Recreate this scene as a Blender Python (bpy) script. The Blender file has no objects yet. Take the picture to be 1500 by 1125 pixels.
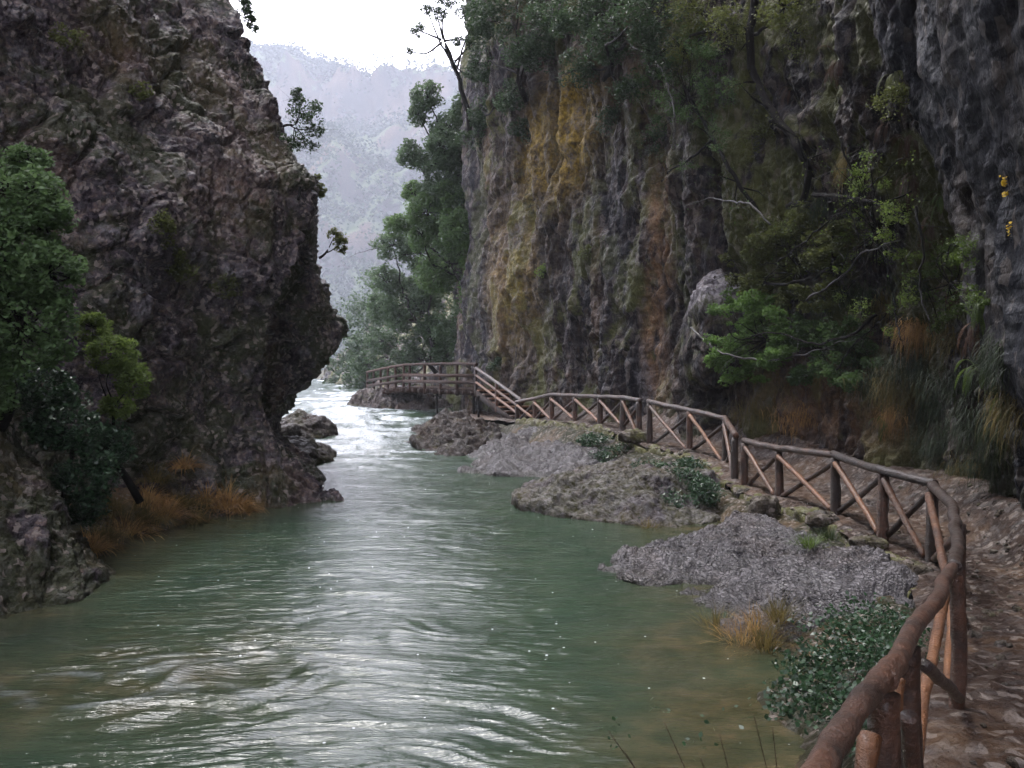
import bpy, math, random
import numpy as np
from mathutils import Vector
from mathutils.bvhtree import BVHTree

C = bpy.context.scene.collection
F, H, HOR = 1400.0, 3.0, 530.0          # focal length in photo pixels, eye height above the river, horizon row

def W(px, py, d):                        # point at distance d along the view whose picture position is known
    return np.array([(px-750)/F*d, d, H-(py-HOR)/F*d])
def XZ(px, d): return (px-750)/F*d

# ------------------------------------------------------------------ noise
_r = np.random.RandomState(7)
_P = _r.permutation(256); _P = np.concatenate([_P, _P, _P])
_G = _r.normal(size=(256, 3)); _G /= np.linalg.norm(_G, axis=1)[:, None]
def perlin(p):
    p = np.asarray(p, float); i = np.floor(p).astype(int); f = p-i; i &= 255
    u = f*f*f*(f*(f*6-15)+10); out = 0
    for a in (0, 1):
        wa = u[:, 0] if a else 1-u[:, 0]
        ha = _P[i[:, 0]+a]
        for b in (0, 1):
            wb = wa*(u[:, 1] if b else 1-u[:, 1]); hb = _P[ha+i[:, 1]+b]
            for c in (0, 1):
                g = _G[_P[hb+i[:, 2]+c]]
                w = wb*(u[:, 2] if c else 1-u[:, 2])
                out = out+w*((f[:, 0]-a)*g[:, 0]+(f[:, 1]-b)*g[:, 1]+(f[:, 2]-c)*g[:, 2])
    return out*1.5
def fbm(p, s, o=4, gain=.5, lac=2.03, seed=0):
    p = np.asarray(p, float)*s+seed*17.31; a = 1; t = 0
    for _ in range(o):
        t = t+a*perlin(p); p = p*lac+3.7; a *= gain
    return t
def ridged(p, s, o=4, seed=0):
    p = np.asarray(p, float)*s+seed*11.7; a = 1; t = 0
    for _ in range(o):
        t = t+a*(1-2*np.abs(perlin(p))); p = p*2.1+5.1; a *= .5
    return t
_J = _r.rand(256, 3)
def vor(p, s, seed=0):
    p = np.asarray(p, float)*s+seed*7.7; i = np.floor(p).astype(int); f = p-i
    f1 = np.full(len(p), 9.); f2 = np.full(len(p), 9.); idd = np.zeros(len(p))
    for a in (-1, 0, 1):
        for b in (-1, 0, 1):
            for c in (-1, 0, 1):
                h = _P[_P[_P[(i[:, 0]+a) & 255]+((i[:, 1]+b) & 255)]+((i[:, 2]+c) & 255)]
                d = np.sqrt(((_J[h]+np.array([a, b, c])-f)**2).sum(1))
                m = d < f1
                f2 = np.where(m, f1, np.minimum(f2, d)); idd = np.where(m, h/255., idd); f1 = np.where(m, d, f1)
    return f1, f2, idd
def sst(a, b, x):
    t = np.clip((x-a)/(b-a), 0, 1); return t*t*(3-2*t)

# ------------------------------------------------------------------ mesh helpers
class MB:
    def __init__(s): s.v = []; s.q = []; s.n = 0; s.at = []
    def add(s, v, q, a=0.):
        v = np.asarray(v, float); s.v.append(v); s.q.append(np.asarray(q, int)+s.n); s.n += len(v)
        s.at.append(np.broadcast_to(np.asarray(a, float), (len(v),)))
    def tube(s, pts, rad, sides=8, rough=0., seed=0, a=0., cap=True):
        pts = np.asarray(pts, float); n = len(pts); rad = np.broadcast_to(np.asarray(rad, float), (n,))
        t = np.gradient(pts, axis=0); t /= np.linalg.norm(t, axis=1)[:, None]+1e-9
        up = np.array([0, 0, 1.]) if abs(t[0, 2]) < .9 else np.array([1., 0, 0])
        rings = []
        x = np.cross(t[0], up); x /= np.linalg.norm(x)
        for k in range(n):
            x = x-t[k]*np.dot(x, t[k]); x /= np.linalg.norm(x)+1e-9
            y = np.cross(t[k], x)
            an = np.arange(sides)/sides*2*math.pi
            rings.append(pts[k]+rad[k]*(np.cos(an)[:, None]*x+np.sin(an)[:, None]*y))
        v = np.concatenate(rings)
        if rough:
            c = np.repeat(pts, sides, 0); nn = perlin(v*9+seed*3.3)*.6+perlin(v*28+seed)*.3
            v = v+(v-c)*(nn*rough)[:, None]
        i = np.arange(n-1)[:, None]*sides; j = np.arange(sides)[None]; j2 = (j+1) % sides
        q = np.stack([i+j, i+j2, i+sides+j2, i+sides+j], -1).reshape(-1, 4)
        if cap:
            m = len(v); v = np.concatenate([v, [pts[0]-t[0]*rad[0]*.1], [pts[-1]+t[-1]*rad[-1]*.1]])
            j = np.arange(sides); j2 = (j+1) % sides; e = (n-1)*sides
            q = np.concatenate([q, np.stack([j2, j, np.full(sides, m), np.full(sides, m)], 1), np.stack([e+j, e+j2, np.full(sides, m+1), np.full(sides, m+1)], 1)])
        s.add(v, q, a)
    def box(s, c, ax, ay, az, a=0.):          # centre and three half-axis vectors
        c, ax, ay, az = [np.asarray(k, float) for k in (c, ax, ay, az)]
        v = [c+i*ax+j*ay+k*az for i in (-1, 1) for j in (-1, 1) for k in (-1, 1)]
        s.add(v, [[0, 1, 3, 2], [4, 6, 7, 5], [0, 4, 5, 1], [2, 3, 7, 6], [0, 2, 6, 4], [1, 5, 7, 3]], a)
    def leaves(s, pts, size, rs, up=.5, aspect=.5, dirs=None, a=None):
        n = len(pts); size = size*(.6+.8*rs.rand(n))[:, None]
        nr = rs.normal(size=(n, 3)); nr[:, 2] = np.abs(nr[:, 2])+up; nr /= np.linalg.norm(nr, axis=1)[:, None]
        d = rs.normal(size=(n, 3)) if dirs is None else dirs+rs.normal(size=(n, 3))*.5
        d = d-nr*(d*nr).sum(1)[:, None]; d /= np.linalg.norm(d, axis=1)[:, None]+1e-9
        w = np.cross(nr, d)*aspect*.5
        v = np.stack([pts-d*size*.5, pts+w*size-nr*size*.06, pts+d*size*.5, pts-w*size-nr*size*.06], 1).reshape(-1, 3)
        q = np.arange(n*4).reshape(n, 4)
        at = np.repeat(rs.rand(n) if a is None else a, 4)
        s.add(v, q, at)
    def blade(s, p, d, L, w, droop, seg=4, a=0.):   # arrays of grass blades
        p = np.asarray(p, float); n = len(p); d = d/np.linalg.norm(d, axis=1)[:, None]
        side = np.cross(d, np.array([0, 0, 1.])+.01); side /= np.linalg.norm(side, axis=1)[:, None]+1e-9
        V = []; L = np.broadcast_to(L, (n,)); w = np.broadcast_to(w, (n,)); cur = p.copy(); dd = d.copy()
        for k in range(seg+1):
            ww = (w*(1-k/seg*.9)*.5)[:, None]
            V += [cur-side*ww, cur+side*ww]
            dd = dd+np.array([0, 0, -1.])*droop/seg; dd /= np.linalg.norm(dd, axis=1)[:, None]
            cur = cur+dd*(L/seg)[:, None]
        V = np.stack(V, 1).reshape(-1, 3); m = 2*(seg+1)
        q = np.array([[2*k, 2*k+1, 2*k+3, 2*k+2] for k in range(seg)])
        q = (np.arange(n)[:, None, None]*m+q[None]).reshape(-1, 4)
        s.add(V, q, np.repeat(np.broadcast_to(a, (n,)), m))
    def build(s, name, m, parent=None, smooth=True, attrs=None):
        v = np.concatenate(s.v); q = np.concatenate(s.q); at = np.concatenate(s.at)
        return mesh(name, v, q, m, parent, smooth, dict(attrs or {}, var=at))

def mesh(name, v, q, m, parent=None, smooth=True, attrs=None):
    me = bpy.data.meshes.new(name)
    tri = q[:, 2] == q[:, 3]
    if tri.any():
        T = q[tri][:, :3]; Q = q[~tri]
        me.vertices.add(len(v)); me.loops.add(len(Q)*4+len(T)*3); me.polygons.add(len(Q)+len(T))
        me.loops.foreach_set('vertex_index', np.concatenate([Q.ravel(), T.ravel()]).astype(np.int32))
        me.polygons.foreach_set('loop_start', np.concatenate([np.arange(len(Q))*4, len(Q)*4+np.arange(len(T))*3]).astype(np.int32))
    else:
        me.vertices.add(len(v)); me.loops.add(len(q)*4); me.polygons.add(len(q))
        me.loops.foreach_set('vertex_index', q.ravel().astype(np.int32))
        me.polygons.foreach_set('loop_start', (np.arange(len(q))*4).astype(np.int32))
    org = np.zeros(3)
    me.vertices.foreach_set('co', np.asarray(v, np.float32).ravel())
    me.update(calc_edges=True)
    if smooth: me.polygons.foreach_set('use_smooth', np.ones(len(me.polygons), bool))
    for k, a in (attrs or {}).items():
        t = me.attributes.new(k, 'FLOAT', 'POINT'); t.data.foreach_set('value', np.asarray(a, np.float32))
    me.materials.append(m); me.validate()
    o = bpy.data.objects.new(name, me); C.objects.link(o)
    if parent is not None:
        o.parent = parent
        p = parent.location
        o.matrix_parent_inverse.identity(); o.location = (-p[0], -p[1], -p[2])
    return o
def thing(name, label, cat, loc=(0, 0, 0), group=None):
    o = bpy.data.objects.new(name, None); C.objects.link(o); o.location = tuple(float(k) for k in loc); o.empty_display_size = .2
    return tag(o, label, cat, group)
def tag(o, label, cat, group=None):
    o['label'] = label; o['category'] = cat
    if group: o['group'] = group
    return o
def struct(o, kind='structure', label=None):
    o['kind'] = kind
    if label: o['label'] = label
    return o
def gridq(nu, nv):
    i = np.arange(nu-1)[:, None]*nv; j = np.arange(nv-1)[None]
    return np.stack([i+j, i+nv+j, i+nv+j+1, i+j+1], -1).reshape(-1, 4)
def gnormals(g):                          # g: nu,nv,3
    a = np.gradient(g, axis=0); b = np.gradient(g, axis=1); n = np.cross(a, b)
    return n/(np.linalg.norm(n, axis=2)[..., None]+1e-9)
def smooth1(a, k, ax):
    for _ in range(k):
        p = np.concatenate([a.take([0], ax), a, a.take([-1], ax)], ax)
        n = a.shape[ax]
        a = .25*p.take(range(0, n), ax)+.5*p.take(range(1, n+1), ax)+.25*p.take(range(2, n+2), ax)
    return a
_surf = []
def hit(px, py, only=None):              # where the sight line through a picture point meets the rock
    d = Vector(((px-750)/F, 1, -(py-HOR)/F)).normalized(); best = None
    for nm, b in _surf:
        if only and nm not in only: continue
        r = b.ray_cast(Vector((0, 0, H)), d)
        if r[0] is not None and (best is None or r[3] < best[2]): best = (np.array(r[0]), np.array(r[1]), r[3])
    if best is None: return None
    n = best[1]
    if np.dot(n, np.array(d)) > 0: n = -n
    return best[0], n
def solid(nm, v, q):
    _surf.append((nm, BVHTree.FromPolygons(v.tolist(), q.tolist())))
def down(x, y, nms=None, top=30):
    z = None
    for nm, b in _surf:
        if nms and nm not in nms: continue
        r = b.ray_cast(Vector((x, y, top)), Vector((0, 0, -1)))
        if r[0] is not None and (z is None or r[0][2] > z): z = r[0][2]
    return z

# ------------------------------------------------------------------ materials
class NT:
    def __init__(s, name):
        s.m = bpy.data.materials.new(name); s.m.use_nodes = True; s.t = s.m.node_tree; s.t.nodes.clear()
        s.out = s.t.nodes.new('ShaderNodeOutputMaterial'); s.co = s.t.nodes.new('ShaderNodeTexCoord').outputs['Object']
    def set(s, sock, v):
        if hasattr(v, 'is_output') or isinstance(v, bpy.types.NodeSocket): s.t.links.new(v, sock)
        else:
            if isinstance(v, tuple) and len(v) == 3 and sock.type == 'RGBA': v = v+(1,)
            sock.default_value = v
    def n(s, ty, _o=0, _p=None, **k):
        nd = s.t.nodes.new('ShaderNode'+ty)
        for a, b in (_p or {}).items(): setattr(nd, a, b)
        for a, b in k.items():
            key = int(a[1:]) if a[0] == 'i' and a[1:].isdigit() else a.replace('_', ' ')
            s.set(nd.inputs[key], b)
        return nd.outputs[_o]
    def map(s, sc, v=None): return s.n('Mapping', Vector=v or s.co, Scale=sc)
    def noise(s, scale, detail=5, rough=.6, v=None, dist=0., out='Fac'):
        return s.n('TexNoise', out, Vector=v or s.co, Scale=float(scale), Detail=float(detail), Roughness=rough, Distortion=dist)
    def vor(s, scale, v=None, out='Distance', feat='F1', rand=1.):
        return s.n('TexVoronoi', out, {'feature': feat}, Vector=v or s.co, Scale=float(scale), Randomness=rand)
    def math(s, op, a, b=0., clamp=False): return s.n('Math', 0, {'operation': op, 'use_clamp': clamp}, i0=a, i1=b)
    def mr(s, v, a, b, c=0., d=1.): return s.n('MapRange', 0, None, Value=v, From_Min=a, From_Max=b, To_Min=c, To_Max=d)
    def ramp(s, f, st):
        nd = s.t.nodes.new('ShaderNodeValToRGB'); s.set(nd.inputs[0], f); e = nd.color_ramp.elements
        while len(e) < len(st): e.new(.5)
        for k, (p, c) in enumerate(st): e[k].position = p; e[k].color = tuple(c)+(1,)
        return nd.outputs[0]
    def mix(s, f, a, b, bl='MIX'):
        nd = s.t.nodes.new('ShaderNodeMix'); nd.data_type = 'RGBA'; nd.blend_type = bl
        s.set(nd.inputs[0], f); s.set(nd.inputs[6], a); s.set(nd.inputs[7], b); return nd.outputs[2]
    def attr(s, nm): return s.n('Attribute', 'Fac', {'attribute_name': nm})
    def bump(s, h, st, dist, prev=None):
        k = dict(Height=h, Strength=st, Distance=dist)
        if prev is not None: k['Normal'] = prev
        return s.n('Bump', 0, None, **k)
    def pbsdf(s, **k):
        b = s.n('BsdfPrincipled', 0, None, **k); s.t.links.new(b, s.out.inputs[0]); return b

def rock_mat(name, pal, cell, **kw):
    K = kw.pop('k', .43); pal = [(p, tuple(x*K for x in c)) for p, c in pal]
    return rock_mat_(name, pal, cell, K=K, **kw)
def rock_mat_(name, pal, cell, K=.62, st=1., moss=(.03, .04, .012), moss_amt=.5, rough=(.35, .75), dark=(.02, .018, .02), bumps=1., streak=0., gravel=1., cellmix=.55, layers=0., spec=(.12, .9)):
    t = NT(name)
    v0 = t.map((1, 1, st))
    wv = t.n('VectorMath', 0, {'operation': 'ADD'}, i0=v0, i1=t.n('VectorMath', 0, {'operation': 'SCALE'}, i0=t.noise(2.2, 3, .6, v0, out='Color'), Scale=.22))
    cc = t.n('SeparateColor', 0, None, Color=t.vor(cell, wv, 'Color'))
    cc2 = t.n('SeparateColor', 0, None, Color=t.vor(cell*2.7, wv, 'Color'))
    n2 = t.noise(5, 8, .68, v0)
    n1 = t.noise(.55, 6, .6, v0)
    n3 = t.noise(38, 5, .7, v0)
    f = t.math('ADD', t.math('MULTIPLY', cc, cellmix*.55), t.math('MULTIPLY', cc2, cellmix*.45))
    f = t.math('ADD', f, t.math('MULTIPLY', t.mr(n2, .3, .7), 1-cellmix))
    f = t.math('ADD', f, t.math('MULTIPLY', t.math('SUBTRACT', n1, .5), .55))
    f = t.math('ADD', f, t.math('MULTIPLY', t.math('SUBTRACT', n3, .5), .35), True)
    col = t.ramp(f, pal)
    if streak:
        sv = t.map((1.5, 1.5, .1)); s1 = t.noise(1.1, 7, .65, sv, .4)
        col = t.mix(t.mr(s1, .44, .56, 0, streak), col, dark)
        s2 = t.noise(4.5, 5, .6, t.map((1.3, 1.3, .07)))
        col = t.mix(t.mr(s2, .54, .7, 0, .5), col, (.15, .12, .105))
    mg = t.mr(t.math('ADD', t.noise(1.3, 7, .7), t.math('MULTIPLY', t.attr('moss'), .35)), .66-.22*moss_amt, .78-.22*moss_amt)
    mc = t.mix(t.noise(18, 4, .7), moss, tuple(min(1, c*2.6) for c in moss))
    col = t.mix(t.math('MULTIPLY', mg, .8), col, mc)
    oc = t.math('MULTIPLY', t.attr('ochre'), t.mr(t.noise(2.4, 7, .7, t.map((1, 1, .5))), .34, .56))
    ocs = t.ramp(t.noise(6, 6, .7), [(.3, (.06, .032, .018)), (.5, (.19, .11, .058)), (.68, (.33, .23, .14))])
    col = t.mix(oc, col, ocs)
    li = t.math('MULTIPLY', t.attr('lichen'), t.mr(t.noise(2.2, 8, .72), .34, .50))
    lic = t.ramp(t.noise(7, 6, .7), [(.32, (.05, .036, .010)), (.5, (.19, .125, .018)), (.68, (.36, .25, .04))])
    col = t.mix(li, col, lic)
    pa = t.math('MULTIPLY', t.attr('pale'), t.mr(t.noise(9, 6, .7), .35, .62))
    col = t.mix(pa, col, (.25, .235, .255))
    sl = t.ramp(t.noise(3.5, 8, .7), [(.3, (.005, .006, .008)), (.52, (.017, .019, .026)), (.72, (.05, .053, .068))])
    col = t.mix(t.math('MULTIPLY', t.attr('slate'), .85), col, sl)
    if gravel:
        gl = t.n('SeparateColor', 1, None, Color=t.vor(cell*2.2, wv, 'Color'))
        col = t.mix(t.mr(gl, .84, .92, 0, .75*gravel), col, (.24, .205, .18))
    h1 = t.math('SUBTRACT', 1., t.vor(cell, wv)); h2 = t.math('SUBTRACT', 1., t.vor(cell*2.7, wv))
    hh = t.math('ADD', t.math('MULTIPLY', h1, .6), t.math('MULTIPLY', h2, .3))
    b = t.bump(hh, .9*bumps*min(1, cellmix*1.7), .09)
    b = t.bump(n2, .9*bumps, .12, b)
    cr = t.vor(cell*1.3, t.n('VectorMath', 0, {'operation': 'ADD'}, i0=wv, i1=t.n('VectorMath', 0, {'operation': 'SCALE'}, i0=t.noise(9, 4, .7, v0, out='Color'), Scale=.12)), feat='DISTANCE_TO_EDGE')
    b = t.bump(t.mr(cr, 0, .12), .6*bumps, .05, b)
    if layers:
        lw = t.noise(3.5, 6, .7, t.n('Mapping', 0, None, Vector=t.co, Scale=(1.0, 1.0, 1.0), Rotation=(.0, .35, .6)))
        wvv = t.vor(7, t.n('VectorMath', 0, {'operation': 'ADD'}, i0=t.n('Mapping', 0, None, Vector=t.co, Scale=(2.2, .5, 4.5), Rotation=(.0, .3, .5)), i1=t.n('VectorMath', 0, {'operation': 'SCALE'}, i0=t.noise(3, 3, out='Color'), Scale=.5)), feat='DISTANCE_TO_EDGE')
        b = t.bump(t.mr(wvv, 0, .16), layers, .07, b); ck = t.math('MULTIPLY', t.mr(wvv, .0, .10, 1, 0), t.mr(t.noise(2.5, 4), .4, .6)); col = t.mix(t.math('MULTIPLY', ck, .75), col, (.022, .018, .019)); wb = t.mr(t.math('ADD', t.n('SeparateXYZ', 2, None, Vector=t.co), t.math('MULTIPLY', t.noise(3, 4), .16)), .10, .2, .75, 0); col = t.mix(wb, col, (.030, .026, .018))
    b = t.bump(n3, .7*bumps, .03, b)
    r = t.mr(t.noise(3, 5, .7), .35, .65, rough[0], rough[1])
    t.pbsdf(Base_Color=col, Roughness=r, Normal=b, Specular_IOR_Level=t.mr(t.noise(4.5, 6, .75), .48, .68, spec[0], spec[1]))
    return t.m

def leaf_mat(name, c1, c2, c3=None, rough=.38, trans=.35):
    t = NT(name); va = t.attr('var'); n = t.noise(1.1, 4, .6)
    f = t.math('ADD', t.math('MULTIPLY', va, .55), t.math('MULTIPLY', t.mr(n, .3, .7), .45))
    col = t.ramp(f, [(.1, c1), (.75, c2), (1., c3 or c2)])
    p = t.n('BsdfPrincipled', 0, None, Base_Color=col, Roughness=rough+.12, Specular_IOR_Level=.28)
    tr = t.n('BsdfTranslucent', 0, None, Color=t.mix(.5, col, c3 or c2))
    ms = t.t.nodes.new('ShaderNodeMixShader'); ms.inputs[0].default_value = trans
    t.t.links.new(p, ms.inputs[1]); t.t.links.new(tr, ms.inputs[2]); t.t.links.new(ms.outputs[0], t.out.inputs[0])
    return t.m

def wood_mat(name, pal, rough=.3, coat=.3, spc=.6, stretch=(6, 6, 6)):
    t = NT(name); va = t.attr('var')
    n1 = t.noise(7, 7, .7); n2 = t.noise(40, 5, .7); n4 = t.noise(2.1, 4, .6)
    f = t.math('ADD', t.math('MULTIPLY', n1, .6), t.math('MULTIPLY', n2, .3)); f = t.math('ADD', f, t.math('MULTIPLY', t.math('SUBTRACT', va, .5), .25))
    f = t.math('ADD', f, t.math('MULTIPLY', t.math('SUBTRACT', n4, .5), .5))
    col = t.ramp(f, pal)
    kn = t.vor(5, t.map((1, 1, .6))); col = t.mix(t.mr(kn, .12, .05), col, (.02, .012, .008))
    n5 = t.noise(14, 5, .7, t.map((1, 1, 2.5)), 1.2); b = t.bump(n1, .8, .05); b = t.bump(n5, .8, .03, b); b = t.bump(n2, .8, .012, b)
    t.pbsdf(Base_Color=col, Roughness=t.mr(n1, .3, .7, rough, rough+.25), Normal=b, Specular_IOR_Level=spc, Coat_Weight=coat, Coat_Roughness=.25)
    return t.m

M = {}
# conglomerate, purplish grey with brown, tan and pale pebbles
M['cong'] = rock_mat('conglomerate_rock', k=.6, pal=[(.22, (.014, .011, .014)), (.40, (.050, .040, .050)), (.52, (.105, .085, .098)), (.64, (.16, .125, .125)), (.76, (.27, .20, .16)), (.88, (.42, .38, .38))], cell=6, moss=(.018, .022, .008), moss_amt=.75, rough=(.3, .7), cellmix=.5)
M['wall'] = rock_mat('streaked_cliff_rock', spec=(.1, .5), k=.28, pal=[(.2, (.016, .013, .018)), (.38, (.050, .042, .052)), (.52, (.105, .084, .088)), (.66, (.17, .12, .085)), (.85, (.32, .26, .22))], cell=3.2, st=.55, moss=(.042, .046, .014), moss_amt=.5, rough=(.35, .75), streak=.95, gravel=.35, cellmix=.3, dark=(.008, .007, .010))
M['slab'] = rock_mat('wet_slab_rock', [(.25, (.035, .030, .031)), (.45, (.12, .108, .113)), (.6, (.22, .20, .21)), (.8, (.40, .37, .385))], 9, moss=(.03, .034, .012), moss_amt=.12, rough=(.2, .5), cellmix=.2, gravel=.15, layers=.9, bumps=.9, k=.44, spec=(.5, 1.0))
M['brown'] = rock_mat('brown_river_rock', spec=(.05, .5), k=.24, pal= [(.15, (.03, .022, .018)), (.45, (.085, .06, .045)), (.7, (.14, .105, .08)), (.9, (.22, .18, .16))], cell=5, moss=(.03, .03, .01), moss_amt=.5, rough=(.35, .7), cellmix=.3, gravel=.3)
M['soil'] = rock_mat('bank_soil', [(.15, (.03, .022, .014)), (.5, (.085, .062, .042)), (.8, (.15, .12, .09))], 8, k=.5, moss=(.012, .014, .005), moss_amt=.6, rough=(.5, .9), cellmix=.4)
M['path'] = rock_mat('muddy_path', k=.25, pal= [(.12, (.03, .018, .012)), (.4, (.095, .053, .036)), (.62, (.145, .085, .058)), (.85, (.21, .145, .11))], cell=7, moss=(.045, .03, .018), moss_amt=.3, rough=(.22, .7), cellmix=.3, gravel=.6, bumps=.7)
M['stone'] = rock_mat('pale_kerb_stone', [(.15, (.06, .05, .038)), (.5, (.17, .14, .105)), (.85, (.30, .26, .20))], 6, moss=(.06, .06, .02), moss_amt=.5, rough=(.4, .8), cellmix=.2)
M['mount'] = rock_mat('mountain_rock', spec=(0., .1), k=.11, pal= [(.2, (.045, .055, .04)), (.45, (.10, .10, .085)), (.6, (.19, .165, .15)), (.85, (.34, .28, .25))], cell=.06, moss=(.03, .042, .022), moss_amt=.9, rough=(.8, .95), cellmix=.1, gravel=0, bumps=.4)
M['log'] = wood_mat('wet_log', [(.2, (.008, .004, .003)), (.45, (.030, .014, .008)), (.65, (.095, .040, .020)), (.9, (.18, .085, .045))], .28, .2, .5)
M['brace'] = wood_mat('peeled_wet_log', [(.2, (.03, .011, .005)), (.42, (.10, .038, .013)), (.62, (.20, .082, .028)), (.9, (.34, .17, .075))], .3, .12, .5)
M['bark'] = wood_mat('dark_bark', [(.2, (.004, .003, .003)), (.5, (.010, .008, .007)), (.8, (.028, .022, .018))], .7, 0., .15)
M['twig'] = wood_mat('wet_twig', [(.2, (.010, .008, .007)), (.5, (.03, .024, .02)), (.8, (.08, .065, .055))], .35, .3, .5)
M['plank'] = wood_mat('weathered_plank', [(.2, (.007, .0035, .0025)), (.45, (.022, .010, .006)), (.7, (.045, .022, .014))], .6, 0., .2)
M['leaf_dark'] = leaf_mat('dark_evergreen_leaf', (.012, .024, .012), (.035, .065, .028), (.07, .11, .045))
M['leaf_mid'] = leaf_mat('mid_green_leaf', (.024, .046, .015), (.062, .115, .036), (.11, .175, .055), .45, .4)
M['leaf_lime'] = leaf_mat('yellow_green_leaf', (.05, .085, .015), (.11, .165, .035), (.21, .28, .07), .5, .5)
M['leaf_bright'] = leaf_mat('bright_green_leaf', (.045, .09, .02), (.11, .20, .045), (.18, .30, .08), .4, .45)
M['leaf_tree'] = leaf_mat('soft_green_leaf', (.03, .06, .02), (.085, .15, .055), (.16, .24, .10), .5, .45)
M['leaf_corner'] = leaf_mat('grey_green_leaf', (.025, .044, .022), (.062, .10, .05), (.11, .16, .08), .5, .4)
M['leaf_far'] = leaf_mat('far_forest_leaf', (.006, .012, .007), (.014, .026, .014), (.022, .036, .02), .9, .1)
M['leaf_ivy'] = leaf_mat('glossy_ivy_leaf', (.012, .03, .016), (.032, .07, .032), (.075, .13, .06), .25, .2)
M['leaf_moss'] = leaf_mat('olive_leaf', (.03, .036, .010), (.08, .095, .025), (.15, .17, .05), .5, .4)
M['grass_tan'] = leaf_mat('dry_tan_grass', (.09, .042, .016), (.46, .27, .09), (.65, .48, .24), .6, .4)
M['grass_olive'] = leaf_mat('olive_grass', (.035, .032, .01), (.12, .10, .03), (.26, .19, .07), .6, .35)
M['grass_green'] = leaf_mat('green_blade', (.008, .016, .007), (.022, .040, .014), (.07, .09, .03), .5, .3)
M['fern'] = leaf_mat('fern_leaf', (.03, .055, .012), (.08, .13, .03), (.15, .21, .05), .4, .4)
M['rust'] = leaf_mat('dead_fern_leaf', (.025, .012, .008), (.065, .032, .02), (.11, .06, .036), .6, .3)
M['yellow'] = leaf_mat('yellow_leaf', (.35, .22, .02), (.6, .42, .04), (.7, .55, .1), .5, .3)
M['metal'] = NT('galvanised_steel'); M['metal'].pbsdf(Base_Color=M['metal'].mix(M['metal'].noise(9), (.05, .05, .06), (.12, .13, .16)), Metallic=.6, Roughness=.5); M['metal'] = M['metal'].m

# ------------------------------------------------------------------ cliffs
def loft(cols, zs, nu, nz, zdense=None, udense=None):
    """cols: array [nz0][nc][2] of plan points, zs heights. returns nu x nz x 3 grid"""
    A = np.asarray(cols, float); nz0, nc, _ = A.shape
    base = A[min(2, nz0-1)]
    us = udense; zz = zdense
    g1 = np.zeros((nz0, len(us), 2)); idx = np.arange(nc)
    for k in range(nz0):
        for c in (0, 1): g1[k, :, c] = np.interp(us, idx, A[k, :, c])
    g = np.zeros((len(us), len(zz), 3))
    for c in (0, 1):
        for j in range(len(us)): g[j, :, c] = np.interp(zz, zs, g1[:, j, c])
    g[:, :, 2] = zz[None]
    return g

# left cliff
zsL = [-1.2, 0, .8, 1.4, 2.1, 2.9, 3.5, 4.2, 5.2, 7.1, 8.3, 10.2, 12.1, 16, 20, 48]
F_ = [(525, 20.3), (515, 20.6), (462, 20.9), (425, 21), (398, 21), (392, 20.8), (392, 20.6), (402, 20.6), (440, 21.2), (448, 22), (424, 22.4), (385, 23), (335, 23.5), (260, 25), (190, 27), (-60, 34)]
G_ = [(460, 24), (455, 24.3), (440, 24.6), (430, 25), (462, 25), (495, 24.7), (514, 24.4), (521, 24), (501, 24), (470, 24), (438, 24), (398, 24.5), (346, 25), (265, 27), (195, 29), (-50, 36)]
E_ = [(360, 19.2), (355, 19.4), (335, 19.7), (325, 19.9), (320, 19.9), (318, 19.7), (318, 19.6), (320, 19.7), (330, 19.9), (320, 20.5), (300, 21), (270, 21.5), (230, 22), (170, 23.5), (110, 25), (-130, 32)]
D_ = [(150, 16), (150, 16.3), (145, 16.8), (140, 17), (140, 17), (142, 17), (145, 17), (145, 17), (145, 17.1), (140, 17.6), (130, 18), (110, 18.4), (90, 19), (60, 21), (20, 23), (-250, 30)]
colsL = []
for k in range(len(zsL)):
    z = zsL[k]; rec = max(0, z-2)*.12
    row = [(-10-rec, -45), (-14-rec, -14), (-12-rec, 2), (-9.3-rec, 10), (XZ(-60, 15.2+rec*.6)-0*rec, 15.2+rec*.6)]
    for L in (D_, E_, F_): row.append((XZ(*L[k]), L[k][1]))
    rc = sst(.4, 1.6, np.array(z))*(1-sst(4.6, 6.2, np.array(z)))
    fx, fy = row[-1]; gx = XZ(*G_[k]); gy = G_[k][1]
    row.append(((fx+gx)/2-1.5*rc, (fy+gy)/2-.2*rc)); row.append((gx, gy)); row += [(gx-.7, 26.5), (gx-3.5, 31), (-14, 42), (-26, 55)]
    colsL.append(row)
us = np.concatenate([np.linspace(0, 3, 60, False), np.linspace(3, 8.6, 640, False), np.linspace(8.6, 12, 50)])
zz = np.concatenate([np.linspace(-1.2, 11.6, 420, False), np.linspace(11.6, 48, 70)])
g = loft(colsL, zsL, 0, 0, zz, us)
g = smooth1(g, 110, 0); g = smooth1(g, 40, 1)
def undsp(g, fn):
    n = gnormals(g); p = g.reshape(-1, 3); d = fn(p, n.reshape(-1, 3)); return p+n.reshape(-1, 3)*d[:, None]
gn = gnormals(g); sgn = 1 if gn[300, 200, 1] < 0 or gn[300, 200, 0] > 0 else -1
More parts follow.
